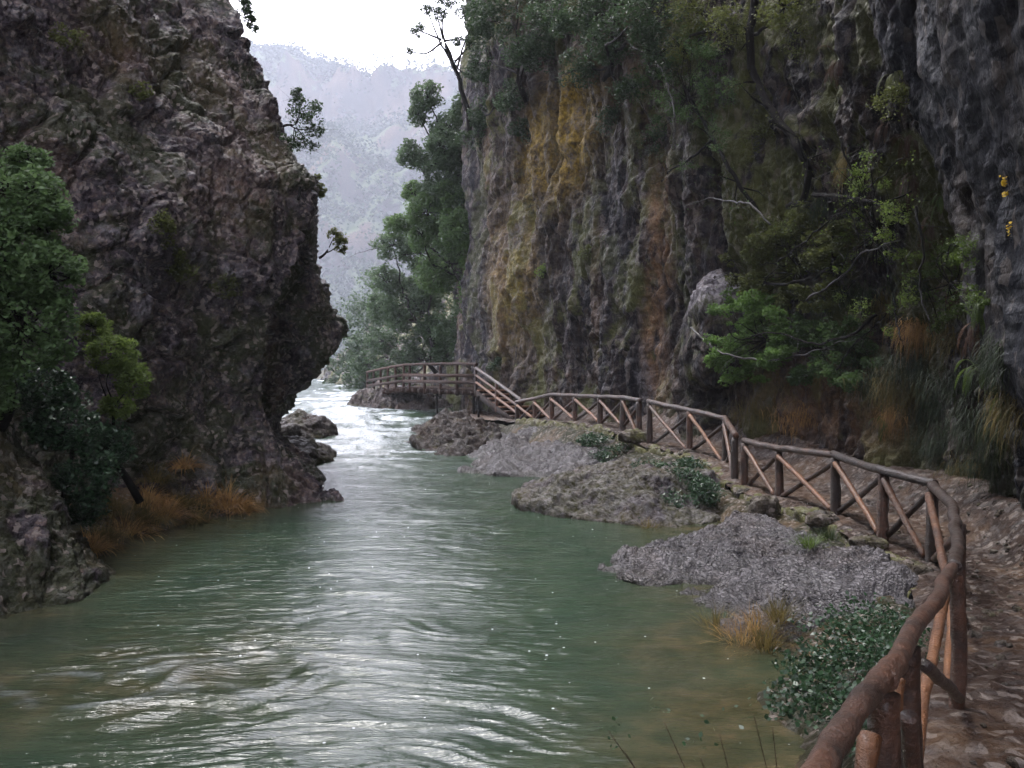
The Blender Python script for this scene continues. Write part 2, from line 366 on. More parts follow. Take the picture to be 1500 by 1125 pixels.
def dispL(p, n):
    w = p+np.stack([fbm(p, .9, 2, seed=3), fbm(p, .9, 2, seed=4), fbm(p, .9, 2, seed=5)], 1)*.25
    f1, f2, i1 = vor(w*[1, 1, 1.15], .9, 1); g1, g2, i2 = vor(w, 2.6, 2); h1, h2, i3 = vor(w, 6.5, 3)
    d = .55*fbm(p*[1, 1, .8], .32, 4)+.30*(i1-.5)*sst(0, .25, f2-f1)-.16*(1-sst(0, .16, f2-f1))
    d += .10*(i2-.4)*sst(0, .2, g2-g1)+.05*(sst(0, .35, h2-h1)-.5)*(.4+i3)+.04*fbm(p, 3.5, 3)+.02*fbm(p, 9, 2)
    st_ = (p[:, 2]*.85+p[:, 0]*.22+p[:, 1]*.1+.35*fbm(p, .5, 3, seed=33)); st_ = st_-np.floor(st_); d += .13*(st_-.5)*sst(-.2, .3, fbm(p, .4, 2, seed=34))*sst(1, .93, st_)
    return d*sgn
vL = undsp(g, dispL)
moss = sst(-.1, .5, fbm(vL, .5, 3, seed=9))*.8; och = sst(.15, .55, fbm(vL*[1, 1, .5], .45, 4, seed=12))*.8
def spot(v, px, py, d, r, z=None):
    c = W(px, py, d); e = (v-c)/np.array(r); return np.exp(-(e**2).sum(1))
och = np.clip(och*.7+spot(vL, 170, 60, 19, (.6, 2, 1))+.8*spot(vL, 340, 300, 20.5, (.8, 2, .9)), 0, 1)
pale = sst(.35, .7, fbm(vL, 1.1, 4, seed=20))*.5
o = mesh('cliff_left', vL, gridq(*g.shape[:2]), M['cong'], attrs=dict(moss=moss*.7, ochre=och*.35, pale=pale, lichen=och*0))
struct(o, label='dark conglomerate cliff overhanging the left side of the river'); solid('L', vL, gridq(*g.shape[:2]))

# right cliff
zsR = [-1, 0, 1, 2, 3.5, 5, 7, 9, 12, 16, 21, 26, 60]
def colR(k, z):
    u = max(0, min(z, 26)-1)
    # far hillside, then the wall
    hs = max(0, min(z, 30)-.5)
    pts = [(-26+hs*1.2, 120), (-15+hs*.8, 88), (-9.5+hs*.75, 68), (XZ(655, 56)+hs*.33, 56+hs*.1), (XZ(682, 48)+hs*.03, 48),
           (XZ(745, 42)-.02*u, 42-.03*u), (XZ(845, 36.3), 36.3-.05*u), (XZ(935, 31)+.0*u, 31-.05*u), (XZ(1005, 27.2), 27.2-.03*u)]
    c = min(u, 4)/4          # recess lower, roof higher
    roof = sst(4.5, 9, np.array(z))*.9
    pts += [(XZ(1110, 23.8)+.35*c-roof*.4, 23.8+.3*c-roof*.6), (XZ(1210, 20.6)+.5*c-roof*.6, 20.6+.5*c-roof*.8),
            (XZ(1310, 18.0)+.4*c-roof, 18.0+.5*c-roof), (XZ(1405, 15.6)+.2*c-roof, 15.6-roof*.5), (XZ(1500, 13.2)-roof*.9, 13.2),
            (6.3-roof*.8, 9.2), (5.7-roof*.7, 5), (5.4-roof*.5, 0), (5.5, -10), (3, -45)]
    return pts
colsR = [colR(k, z) for k, z in enumerate(zsR)]
us = np.concatenate([np.linspace(0, 3, 80, False), np.linspace(3, 13.4, 900, False), np.linspace(13.4, 18, 60)])
zz = np.concatenate([np.linspace(-1, 9.5, 330, False), np.linspace(9.5, 26, 215, False), np.linspace(26, 60, 40)])
g = loft(colsR, zsR, 0, 0, zz, us)
g = smooth1(g, 420, 0); g = smooth1(g, 60, 1)
gn = gnormals(g); sgR = 1 if gn[500, 200, 1] < 0 else -1
def dispR(p, n):
    apx = 750+F*p[:, 0]/np.maximum(p[:, 1], .5)
    s = (p+np.stack([fbm(p, .15, 2, seed=61)]*3, 1)*[1.5, 1.5, 0])*[1, 1, .10]; w = p+np.stack([fbm(p, .7, 2, seed=3), fbm(p, .7, 2, seed=4), fbm(p, .7, 2, seed=5)], 1)*.3
    flute = ridged(s, .42, 4, 2); fl2 = fbm(s, 1.6, 4, seed=8)
    f1, f2, i1 = vor(w*[1, 1, .45], .55, 4); g1, g2, i2 = vor(w*[1, 1, .6], 1.8, 5)
    far = sst(20, 30, p[:, 1])
    d = .28*(flute-.5)*(.4+.6*far)+.22*fl2+.55*fbm(p*[1, 1, .5], .22, 4, seed=1)+.5*(i1-.5)*sst(0, .3, f2-f1)+(.14-.09*far)*(i2-.5)*sst(0, .25, g2-g1)+.07*fbm(p, 3.2, 4)+.45*far*(ridged(p*[1, 1, .3], .16, 3, 44)-.5)+.25*far*sst(-.1, .1, fbm(p*[1, 1, .6], .35, 3, seed=46))+(1-far)*(.03*ridged(w, 2.2, 3, 9)+.035*fbm(p, 7, 3, seed=12))
    # slanting fin of smooth rock that runs down to the right, near the viewer
    line = 5.0+(8-p[:, 2])*.0
    yl = 14.2-(8-p[:, 2])*.42
    fin = sst(-.25, .25, yl-p[:, 1]+.25*fbm(p, 1.1, 3, seed=30))*sst(1.2, 3.2, p[:, 2])
    d = d*(1-.45*fin)+fin*1.0
    return d*sgR
vR = undsp(g, dispR)
apx = 750+F*vR[:, 0]/np.maximum(vR[:, 1], .5); apy = HOR+F*(H-vR[:, 2])/np.maximum(vR[:, 1], .5)
yl = 14.2-(8-vR[:, 2])*.42
fin = sst(-.25, .25, yl-vR[:, 1]+.25*fbm(vR, 1.1, 3, seed=30))
lich = np.clip(2.6*spot(vR, 822, 220, 38, (1.15, 6, 1.8))+.15*spot(vR, 720, 250, 44, (.5, 4, 3))+.5*spot(vR, 760, 420, 41, (1.4, 4, 3)), 0, 1)
och = np.clip(1.5*spot(vR, 962, 440, 29, (.25, 4, 3.4))+.5*spot(vR, 735, 440, 43, (.3, 4, 3))+.8*spot(vR, 1215, 230, 17, (.5, 3, 1.3))+.3*sst(.2, .6, fbm(vR*[1, 1, .12], .7, 4, seed=41))*sst(20, 30, vR[:, 1])+.75*spot(vR, 1225, 600, 19, (1.6, 3, .8))+.5*spot(vR, 1150, 580, 21, (1.2, 3, .7))+.6*spot(vR, 1380, 350, 14, (.6, 2, .9)), 0, 1)
moss = sst(-.2, .4, fbm(vR*[1, 1, .5], .5, 3, seed=19))*(1-fin)*(.5+.9*sst(1000, 1080, apx))
pale = sst(.4, .8, fbm(vR*[1, 1, .4], 1.1, 4, seed=22))*.4
o = mesh('cliff_right', vR, gridq(*g.shape[:2]), M['wall'], attrs=dict(moss=moss, ochre=och, pale=pale, lichen=lich, slate=sst(17, 13, vR[:, 1])*np.maximum(fin, .6)*(.6+.6*sst(-.3, .3, fbm(vR, .6, 3, seed=50)))+.55*sst(.0, .5, fbm(vR*[1, 1, .2], .3, 3, seed=51))))
struct(o, label='tall streaked cliff wall above the walkway on the right'); solid('R', vR, gridq(*g.shape[:2]))

# ------------------------------------------------------------------ ground on both banks, path
railY = [-6, 1.5, 2.28, 3.05, 3.94, 5.2, 8.75, 12.5, 13.5, 15.5, 17.9, 19.4, 21.5, 23.5, 25.5, 27.5, 29, 31, 33, 35, 36.2, 40]
railX = [-1.4, .42, .80, 1.26, 1.79, 2.41, 4.10, 5.46, 5.23, 5.25, 4.99, 4.74, 4.72, 4.36, 3.68, 3.18, 2.67, 2.06, 1.37, .82, .18, -1.6]
railZ = [1.2, 1.2, 1.2, 1.2, 1.18, 1.12, .62, .38, .45, .52, .46, .48, .74, .80, .80, 1.05, 1.07, 1.05, .95, .90, .75, .7]
wY = [-8, 0, 5, 9.2, 13.2, 15.6, 18, 20.6, 23.8, 27.2, 31, 36.3, 42, 48]; wX = [6.5, 5.4, 5.7, 6.3, XZ(1500, 13.2), XZ(1405, 15.6), XZ(1310, 18), XZ(1210, 20.6), XZ(1110, 23.8), XZ(1005, 27.2), XZ(935, 31), XZ(845, 36.3), XZ(745, 42), XZ(682, 48)]
shY = [-8, 0, 4, 7, 9.8, 11.3, 14, 17.5, 19, 22, 26, 30, 34, 40, 48]; shX = [-2, -.1, .9, 1.9, 2.5, 3.1, 3.6, 3.7, 3.5, 2.6, 1.7, .3, -.6, -2.2, -3.5]
ys = np.linspace(-7, 44, 620)
xr = smooth1(np.interp(ys, railY, railX), 12, 0); zr = smooth1(np.interp(ys, railY, railZ), 25, 0)
xw = np.interp(ys, wY, wX); xs = smooth1(np.interp(ys, shY, shX), 12, 0)
xw = np.maximum(xw, xr+1.0)
nt = 90; tt = np.linspace(0, 1, nt)[None]
X = (xr-.35)[:, None]+((xw+1.6)-(xr-.35))[:, None]*tt; Y = np.repeat(ys[:, None], nt, 1)
Z = zr[:, None]+.02+.55*sst(.55, 1.05, (X-xr[:, None])/(xw-xr)[:, None])
P = np.stack([X, Y, Z], -1).reshape(-1, 3)
P[:, 2] += .05*fbm(P*[1, 1, 0], 1.1, 4)+.03*np.abs(fbm(P*[1, 1, 0], 5, 3, seed=2))+.02*sst(.2, .5, fbm(P*[1, 1, 0], 9, 2, seed=6))
P[:, 2] -= .06*sst(.0, .3, .3-tt.repeat(len(ys), 0).ravel()*6)
path = mesh('path', P, gridq(len(ys), nt), M['path'], attrs=dict(moss=P[:, 0]*0, ochre=.25*sst(0, .5, fbm(P, .8, 3)), pale=P[:, 0]*0, lichen=P[:, 0]*0))
struct(path, label='wet reddish mud footpath between the log railing and the cliff'); solid('path', P, gridq(len(ys), nt))
nt = 80; tt = np.linspace(0, 1, nt)[None]
X = (xr-.2)[:, None]+((xs-1.6)-(xr-.2))[:, None]*tt; Y = np.repeat(ys[:, None], nt, 1)
ts = ((xr-.2-xs)/np.maximum(.3, (xr-.2-xs+1.6)))[:, None]      # where the shore lies
Z = np.where(tt < ts, zr[:, None]-.08-(zr[:, None]-.05)*sst(0, 1, tt/np.maximum(ts, .01))**1, -.03-(tt-ts)/(1-ts)*1.3)
P = np.stack([X, Y, Z], -1).reshape(-1, 3); P[:, 2] += .10*fbm(P*[1, 1, 0], .9, 4, seed=3)+.03*fbm(P*[1, 1, 0], 5, 3, seed=5)
ft = tt.repeat(len(ys), 0).ravel(); P[:, 2] -= .12*(1-sst(0, .12, ft))
bank = mesh('ground', P, gridq(len(ys), nt), M['soil'], attrs=dict(moss=P[:, 0]*0+.5, ochre=.4*sst(0, .5, fbm(P, .8, 3)), pale=P[:, 0]*0, lichen=P[:, 0]*0))
struct(bank, label='muddy mossy bank sloping from the path to the river'); solid('bank', P, gridq(len(ys), nt))
# left bank under the grass
nx, ny = 160, 160
Yg, Xg = np.meshgrid(np.linspace(7, 21, ny), np.linspace(0, 1, nx), indexing='ij')
shl = np.interp(Yg, [7, 11, 13.5, 16, 18, 19.6, 21], [-7.4, -6.3, -6.1, -6.5, -5.75, -5.25, -4.6])
XX = shl+.8-Xg*6.5
Zb = np.interp(shl-XX, [-.8, 0, .5, 1.5, 3, 6], [-.7, -.02, .22, .75, 1.5, 3.2])
P = np.stack([XX, Yg, Zb], -1).reshape(-1, 3); P[:, 2] += .22*fbm(P*[1, 1, 0], .8, 4, seed=7)*sst(-.3, .5, P[:, 2])
lb = mesh('ground', P, gridq(ny, nx), M['soil'], attrs=dict(moss=P[:, 0]*0+.8, ochre=.6*sst(0, .5, fbm(P, .8, 3)), pale=P[:, 0]*0, lichen=P[:, 0]*0))
struct(lb, label='earth bank at the foot of the left cliff'); solid('lbank', P, gridq(ny, nx))
# river bed sheet
xx = np.linspace(-60, 40, 120); yy = np.linspace(-30, 140, 160); Yg, Xg = np.meshgrid(yy, xx, indexing='ij')
P = np.stack([Xg, Yg, -1.6+0*Xg], -1).reshape(-1, 3); P[:, 2] += .2*fbm(P, .5, 3)
struct(mesh('riverbed', P, gridq(160, 120), M['soil'], attrs=dict(moss=P[:, 0]*0, ochre=P[:, 0]*0, pale=P[:, 0]*0, lichen=P[:, 0]*0)))

# ------------------------------------------------------------------ river
yy = np.concatenate([np.linspace(-12, 4, 60, False), 1/np.linspace(1/4., 1/110., 1100)])
nxw = 620; tw = np.linspace(-1, 1, nxw)
Yg = np.repeat(yy[:, None], nxw, 1); Xg = tw[None]*(np.abs(yy)*.6+6)[:, None]
zw = np.interp(yy, [-12, 26, 33, 42, 50, 60, 110], [0, 0, .12, .38, .5, .75, 1.0])[:, None]+0*Xg
P = np.stack([Xg, Yg, zw], -1).reshape(-1, 3)
cen = np.interp(P[:, 1], [-12, 6, 14, 22, 30, 40, 55], [-1.5, -1.4, -1.3, -1.5, -4.2, -6.3, -9.5])
hw = np.interp(P[:, 1], [-12, 8, 20, 30, 60], [2.6, 2.6, 2.3, 1.6, 2.5])
cur = np.exp(-((P[:, 0]-cen)/hw)**2)                     # strength of the current
rap = sst(24, 34, P[:, 1])*(.5+.5*cur)
q1 = P*[1, 1, 0]; wp = q1+np.stack([fbm(q1, .5, 2, seed=1), fbm(q1, .5, 2, seed=2), 0*P[:, 0]], 1)*.7
amp = .30+.75*cur+2.6*rap
dz = .030*fbm(wp*[.28, 1.3, 0], .9, 3, seed=4)+.018*ridged(wp*[.24, 1.2, 0], 2.6, 2, 5)+.009*fbm(wp*[.4, 1.1, 0], 7., 2, seed=6)
hump = .16*sst(-.1, .7, fbm(wp*[.8, 1.6, 0], .55, 3, seed=9))*sst(27, 36, P[:, 1])
# wavelets breaking over the shallows at the lower left
lo = spot(P, 200, 1040, 8.6, (2.3, 1.4, 9)); dz2 = .05*ridged(wp*[.5, 1.4, 0], 1.1, 2, 12)*lo
P[:, 2] += dz*amp+hump+dz2
foam = np.clip(rap*.5*sst(.0, .55, fbm(wp*[.7, 1.5, 0], 1.1, 4, seed=14)+.25*rap+.1)+.25*lo*sst(.5, 1.0, ridged(wp*[.5, 1.4, 0], 1.1, 2, 12)*.6+.4*fbm(wp, 3, 3)), 0, 1)
foam = np.maximum(foam, .8*sst(.3, .7, fbm(wp*[.6, 1.6, 0], .9, 4, seed=15)+.9*rap-.35)*sst(24, 30, P[:, 1]))
# shallow, sandy places (the bed shows through)
xsr = np.interp(P[:, 1], shY, shX); xsl = np.interp(P[:, 1], [7, 11, 13.5, 16, 18, 19.6, 21], [-7.4, -6.3, -6.1, -6.5, -5.75, -5.25, -4.6])
shal = np.clip(sst(2.6, .2, xsr-P[:, 0])*sst(24, 18, P[:, 1])+.8*sst(1.8, .1, P[:, 0]-xsl)*sst(22, 19, P[:, 1])+.7*spot(P, 130, 1010, 9, (2.2, 2.0, 9)), 0, 1)
shal *= .75+.5*fbm(q1, .8, 3, seed=31)
t = NT('river_water')
nz1 = t.noise(1.1, 5, .6); green = t.mix(t.mr(nz1, .3, .7), (.019, .036, .023), (.037, .058, .036))
bed = t.ramp(t.noise(2.6, 6, .65), [(.3, (.020, .022, .010)), (.5, (.050, .042, .020)), (.7, (.10, .072, .038))])
col = t.mix(t.math('MULTIPLY', t.attr('shallow'), .85, True), green, bed)
fo = t.math('MULTIPLY', t.attr('foam'), t.mr(t.noise(14, 6, .75, t.map((.8, 1.5, 1))), .32, .6), True)
col = t.mix(fo, col, (.45, .49, .53))
bv = t.vor(5.5); bs = t.n('SeparateColor', 0, None, Color=t.vor(5.5, None, 'Color')); bub = t.math('MULTIPLY', t.mr(bv, .05, .09, 1, 0), t.mr(t.math('ADD', bs, t.math('MULTIPLY', t.noise(.7, 3), .8)), 1.19, 1.22)); fo = t.math('MAXIMUM', fo, bub); col = t.mix(bub, col, (.6, .64, .66))
b = t.bump(t.noise(5.5, 4, .6, t.map((.22, 1.3, 1)), .3), .42, .09)
b = t.bump(t.noise(17, 4, .6, t.map((.28, 1.2, 1)), .2), .42, .032, b)
b = t.bump(t.mr(t.vor(9), .0, .16, 1, 0), .12, .010, b)
t.pbsdf(Base_Color=col, Roughness=t.mr(fo, 0, 1, .10, .6), IOR=1.33, Normal=b, Specular_IOR_Level=.5)
M['water'] = t.m
struct(mesh('river', P, gridq(len(yy), nxw), M['water'], attrs=dict(foam=foam, shallow=shal)), label='green river with a bright rippled current and white rapids upstream')

# ------------------------------------------------------------------ rocks
def rbf(pts, q):
    pts = np.asarray(pts, float); A = np.linalg.norm(pts[:, None, :2]-pts[None, :, :2], axis=2)
    w = np.linalg.solve(A+np.eye(len(pts))*1e-3, pts[:, 2]-pts[:, 2].mean())
    return np.linalg.norm(q[:, None, :2]-pts[None, :, :2], axis=2)@w+pts[:, 2].mean()
def rock(name, label, cat, outline, tops, mat, na=260, nr=130, rough=.06, layer=0., low=-.6, seed=0, pale=0., moss=0., reg=None, group=None, thing_=True):
    """outline: shore points (x,y); tops: (x,y,z)"""
    O = np.asarray(outline, float); c = np.array([np.mean([p[0] for p in tops]), np.mean([p[1] for p in tops])])
    an = np.unwrap(np.arctan2(O[:, 1]-c[1], O[:, 0]-c[0]))
    if an[-1] < an[0]: O = O[::-1]; an = np.unwrap(np.arctan2(O[:, 1]-c[1], O[:, 0]-c[0]))
    rr = np.hypot(O[:, 0]-c[0], O[:, 1]-c[1]); th = np.linspace(0, 2*math.pi, na)+an[0]
    R = np.interp(th, np.append(an, an[0]+2*math.pi), np.append(rr, rr[0])); R[-1] = R[0]
    R = np.append(R[:-1], R[0]); Rs = R[:-1]
    for _ in range(6): Rs = .25*np.roll(Rs, 1)+.5*Rs+.25*np.roll(Rs, -1)
    R = np.append(Rs, Rs[0])
    t = np.linspace(0.001, 1.0, nr); T, A = np.meshgrid(t, th, indexing='ij')
    X = c[0]+T*R[None]*np.cos(A); Y = c[1]+T*R[None]*np.sin(A)
    P = np.stack([X, Y, 0*X], -1).reshape(-1, 3)
    ctrl = [tuple(k) for k in tops]+[(o_[0], o_[1], 0.0) for o_ in O]
    z = rbf(ctrl, P); Tf = T.ravel()
    z = np.where(Tf > .93, z+(low-z)*sst(.93, 1.0, Tf), z)
    P[:, 2] = z
    d = rough*2.2*fbm(P, .8, 4, seed=seed)+rough*1.3*fbm(P, 2.6, 4, seed=seed+1)
    if layer:
        w = P@np.array([[.8, .1, .5], [-.5, .5, 0], [0, 0, 2.0]])+np.stack([fbm(P, 1, 3, seed=5)]*3, 1)*.35
        f1, f2, i = vor(w, 1.7, seed); g1, g2, i2 = vor(w, 4.6, seed+2); h1, h2, i3 = vor(w, 10, seed+4)
        d = d+layer*((i-.5)*1.2*sst(0, .12, f2-f1)+(i2-.5)*.75*sst(0, .15, g2-g1)-.5*(1-sst(0, .1, g2-g1))+.35*(i3-.5))
    else:
        f1, f2, i = vor(P+fbm(P, 1, 2)[:, None]*.3, 1.4, seed); d = d+rough*2*(i-.5)*sst(0, .15, f2-f1)
    G = P.reshape(nr, na, 3); n = gnormals(G).reshape(-1, 3); n *= np.sign(n[:, 2:3]+1e-9)
    n = n*.75+np.array([0, 0, .25]); P = P+n*d[:, None]
    P[:, 2] = np.where(Tf > .985, low, P[:, 2])
    Q = P.reshape(nr, na, 3); Q[:, -1] = Q[:, 0]; P = Q.reshape(-1, 3)
    up = gnormals(Q).reshape(-1, 3)
    ms = np.clip(moss*(.6+fbm(P, 1.3, 3, seed=8)), 0, 1.3)
    q = gridq(nr, na)
    o = mesh(name, P, q, mat, attrs=dict(moss=ms, ochre=.15*sst(0, .5, fbm(P, .8, 3, seed=3)), pale=np.full(len(P), pale), lichen=0*ms))
    if thing_: tag(o, label, cat, group)
    else: struct(o, label=label)
    if reg: solid(reg, P, q)
    return o
def sh(px, py, z=0.): d = (H-z)*F/(py-HOR); return (XZ(px, d), d)
# large layered slab below the railing
rock('rock_slab', 'large pale layered wet rock slab sloping from the railing to the green water', 'rock',
     [sh(862, 830), sh(905, 852), sh(975, 866), sh(1040, 905), sh(1075, 945), (3.4, 9.9), (4.0, 9.0), (4.9, 10.6), (5.4, 12.6), (5.2, 14.5), (5.1, 16.6), (4.4, 17.6), (3.7, 17.2), (3.1, 16.6), sh(975, 792), sh(915, 808)],
     [W(1080, 752, 16.3), W(1180, 775, 14.9), W(1000, 790, 14.9), W(1290, 815, 12.9), W(1130, 812, 13.0), W(1200, 850, 11.3), W(1330, 850, 10.8), W(960, 815, 13.8), W(1040, 845, 12.5)],
     M['slab'], 520, 300, .07, .075, seed=2, pale=.35, moss=.05, reg='slab')
# mossy rock with ivy
rock('mossy_boulder', 'mossy boulder with a pale wet top and ivy over its back, in the river bend', 'rock',
     [sh(768, 750), sh(800, 757), sh(850, 764), sh(930, 772), sh(985, 775, .05), (3.9, 17.9), (4.4, 19.3), (4.3, 21.5), (3.4, 22.6), sh(860, 700), sh(800, 716)],
     [W(828, 700, 19.2), W(865, 688, 19.5), W(905, 682, 20.0), W(890, 700, 19.0), W(960, 700, 18.9), W(1000, 690, 20.6), W(940, 672, 21.8), W(1040, 695, 20), W(1000, 735, 18.6), W(800, 722, 19.1)],
     M['brown'], 340, 190, .09, .035, seed=5, pale=.45, moss=.9, reg='slab')
rock('rock_slab', 'pale grey wet rock slab sloping to the river in front of the stairs', 'rock',
     [sh(662, 694), sh(720, 699), sh(790, 702), sh(850, 706), (2.9, 24.2), (3.6, 25.3), (2.9, 27.5), (1.6, 31), (.3, 34.5), (-.6, 33.5), sh(700, 676), sh(680, 684)],
     [W(740, 650, 30), W(775, 624, 33), W(810, 618, 33), W(860, 628, 30), W(850, 660, 27.2), W(780, 660, 28.4), W(720, 672, 28.2), W(905, 645, 27), W(900, 672, 25.4)],
     M['slab'], 420, 220, .10, .08, seed=9, pale=.4, moss=.05, reg='slab')
rock('rock', 'brown river rock holding up the boardwalk beside the foot of the stairs', 'rock',
     [(XZ(624, 30.2), 30.2), (XZ(655, 29.2), 29.2), (XZ(700, 29.6), 29.6), (.2, 31.5), (.6, 34.5), (.2, 38), (-1.8, 40.5), (-3.6, 39.5), (XZ(606, 36), 36), (XZ(612, 33), 33)],
     [W(630, 618, 36), W(650, 640, 31.5), W(690, 642, 31.5), W(720, 625, 34), W(660, 606, 38), W(620, 640, 32.4), W(605, 625, 37)],
     M['brown'], 240, 130, .14, 0, seed=12, pale=.1, reg='slab')
rock('rock', 'dark ledge of rock in the rapids under the far end of the boardwalk', 'rock',
     [sh(512, 613), sh(545, 616), sh(600, 615), (-2.2, 47), (-1.2, 50), (-2.5, 54), (-6, 57), (-9, 55), (-9.3, 52)],
     [W(522, 582, 52), W(550, 578, 52), W(580, 580, 51), W(620, 585, 50), W(600, 574, 54), W(540, 576, 54)],
     M['brown'], 200, 90, .18, 0, seed=14, low=-.4, pale=.15, reg='slab')
rock('mossy_outcrop', 'dark mossy rock outcrop rising from the water in the lower left corner', 'rock',
     [sh(135, 858), sh(118, 882), sh(70, 898), sh(-10, 914), (-8.2, 9.4), (-10.5, 10), (-11, 14), (-9, 15.5), (-7.2, 15), (-6.0, 14.0)],
     [W(85, 780, 12.6), W(60, 700, 12.9), W(20, 640, 13.2), W(0, 600, 13.6), W(95, 815, 12.5), W(50, 800, 12.0), W(70, 850, 11.9), W(-40, 640, 12.8), W(0, 780, 11.8), W(-60, 560, 13.6)],
     M['cong'], 420, 220, .1, .03, seed=18, moss=1.5, pale=.0, reg='slab')
# jutting block high on the wall
def boulder(name, label, px, py, d, r, mat, seed, res=90, pale=0., reg=None, rough=.12, moss=.1, cat='rock', sq=.75, group=None):
    u = np.linspace(0, 2*math.pi, res*2); v = np.linspace(.02, math.pi-.02, res); Vv, U = np.meshgrid(v, u, indexing='ij')
    e = lambda x: np.sign(x)*np.abs(x)**sq
    s = np.stack([e(np.sin(Vv))*e(np.cos(U)), e(np.sin(Vv))*e(np.sin(U)), e(np.cos(Vv))], -1).reshape(-1, 3)
    c = W(px, py, d) if d else np.asarray(px); P = s*np.array(r)
    k = 1/max(r); dd = rough*max(r)*(1.6*fbm(P, 1.0*k, 4, seed=seed)+.6*fbm(P, 4*k, 4, seed=seed))
    f1, f2, i = vor(P, 1.6*k, seed); dd += rough*max(r)*1.2*(i-.5)*sst(0, .2, f2-f1)
    P = P*(1+dd/np.linalg.norm(P, axis=1))[:, None]; Q = P.reshape(res, res*2, 3); Q[:, -1] = Q[:, 0]
    P = Q.reshape(-1, 3)+c; q = gridq(res, 2*res)
    up = sst(.1, .7, s[:, 2])
    o = mesh(name, P, q, mat, attrs=dict(moss=np.full(len(P), moss), ochre=0*up, pale=pale*up, lichen=0*up))
    tag(o, label, cat, group)
    if reg: solid(reg, P, q)
    return o
boulder('jutting_boulder', 'tall block of rock with a pale grey top jutting from the cliff above the railing', 1046, 485, 25.2, (.75, 1.3, 1.45), M['wall'], 3, pale=1., reg='blk', rough=.14)

boulder('rock', 'low reddish rock jutting into the rapids at the foot of the left cliff', 438, 678, 28.5, (1.15, 1.6, .72), M['brown'], 15, pale=.3, reg='slab', rough=.10, sq=1.15)
boulder('rock', 'rust brown rock behind the low reddish one, at the edge of the rapids', 440, 650, 36, (1.4, 1.9, 1.25), M['brown'], 16, pale=.2, reg='slab', rough=.10, sq=1.15)
for k, (px, py, d, r, lb) in enumerate([(1120, 742, 16.6, (.2, .16, .14), 'squarish pale footing stone below the third post from the double post'), (1092, 722, 19.0, (.17, .14, .08), 'small pale footing stone right under the double post'),
        (1205, 762, 15.0, (.19, .15, .09), 'flat pale footing stone below the middle post of the railing'), (1272, 796, 13.2, (.18, .13, .07), 'flat footing stone below the post before the bend'),
        (1338, 845, 11.6, (.19, .15, .15), 'large pale footing stone at the bend of the railing'), (1060, 688, 21.2, (.2, .14, .08), 'low footing stone by the end of the second run of railing'),
        (1008, 664, 23.2, (.2, .14, .07), 'small stone under the post left of the double post'), (930, 640, 25.8, (.3, .2, .12), 'rounded kerb stone below the joint of the far railing')]):
    boulder('footing_stone', lb, px, py, d, tuple(q*1.3 for q in r), M['stone'], k+30, 26, rough=.16, group='footing stones along the railing')

# kerb of mortared stone along the outer edge of the path
def yrun(y0, y1, n): y = np.linspace(y0, y1, n); return y
for (y0, y1, lb) in ((10.6, 19.2, 'low mortared stone kerb along the outer edge of the near path'), (19.6, 27, 'low stone kerb under the second run of railing'), (27.2, 35.6, 'low stone kerb under the far run of railing')):
    y = np.linspace(y0, y1, 160); x = np.interp(y, railY, railX); z = np.interp(y, railY, railZ); x = smooth1(x, 8, 0); z = smooth1(z, 8, 0)
    na = 18; an = np.linspace(0, math.pi, na); e = np.abs
    cx = np.sign(np.cos(an))*np.abs(np.cos(an))**.5*.17; cz = np.sin(an)**.5*.30
    P = np.stack([x[:, None]-.22+cx[None], y[:, None]+0*cx[None], z[:, None]-.27+cz[None]], -1).reshape(-1, 3)
    f1, f2, i = vor(P*[1, 1, 1.5], 3.2, 3); P[:, 2] += .13*(i-.6)*sst(0, .15, f2-f1)+.05*fbm(P, 3, 3)-.03; P[:, 0] += .10*fbm(P, 1.6, 3, seed=4)
    tag(mesh('stone_kerb', P, gridq(160, na), M['stone'], attrs=dict(moss=P[:, 0]*0+.7, ochre=P[:, 0]*0, pale=P[:, 0]*0, lichen=P[:, 0]*0)), lb, 'kerb', 'stone kerbs')

# loose stones on the path
rs = np.random.RandomState(4)
mb = MB()
for k in range(420):
    y = 3+rs.rand()**1.5*14; xa = np.interp(y, railY, railX); xb = np.interp(y, wY, wX); x = xa+.1+rs.rand()*(xb-xa)
    z = down(x, y, ('path',))
    if z is None: continue
    r = .012+.03*rs.rand()**2
    u = rs.normal(size=(8, 3))
    s = np.array([[-1, -1, -1], [1, -1, -1], [1, 1, -1], [-1, 1, -1], [-.7, -.7, 1], [.7, -.7, 1], [.7, .7, 1], [-.7, .7, 1]])*[1, 1, .6]+u*.22
    mb.add(s*r+[x, y, z+.2*r], [[0, 3, 2, 1], [4, 5, 6, 7], [0, 1, 5, 4], [1, 2, 6, 5], [2, 3, 7, 6], [3, 0, 4, 7]], rs.rand())
o = mb.build('gravel', M['stone']); struct(o, 'stuff', 'small loose stones strewn on the muddy path')

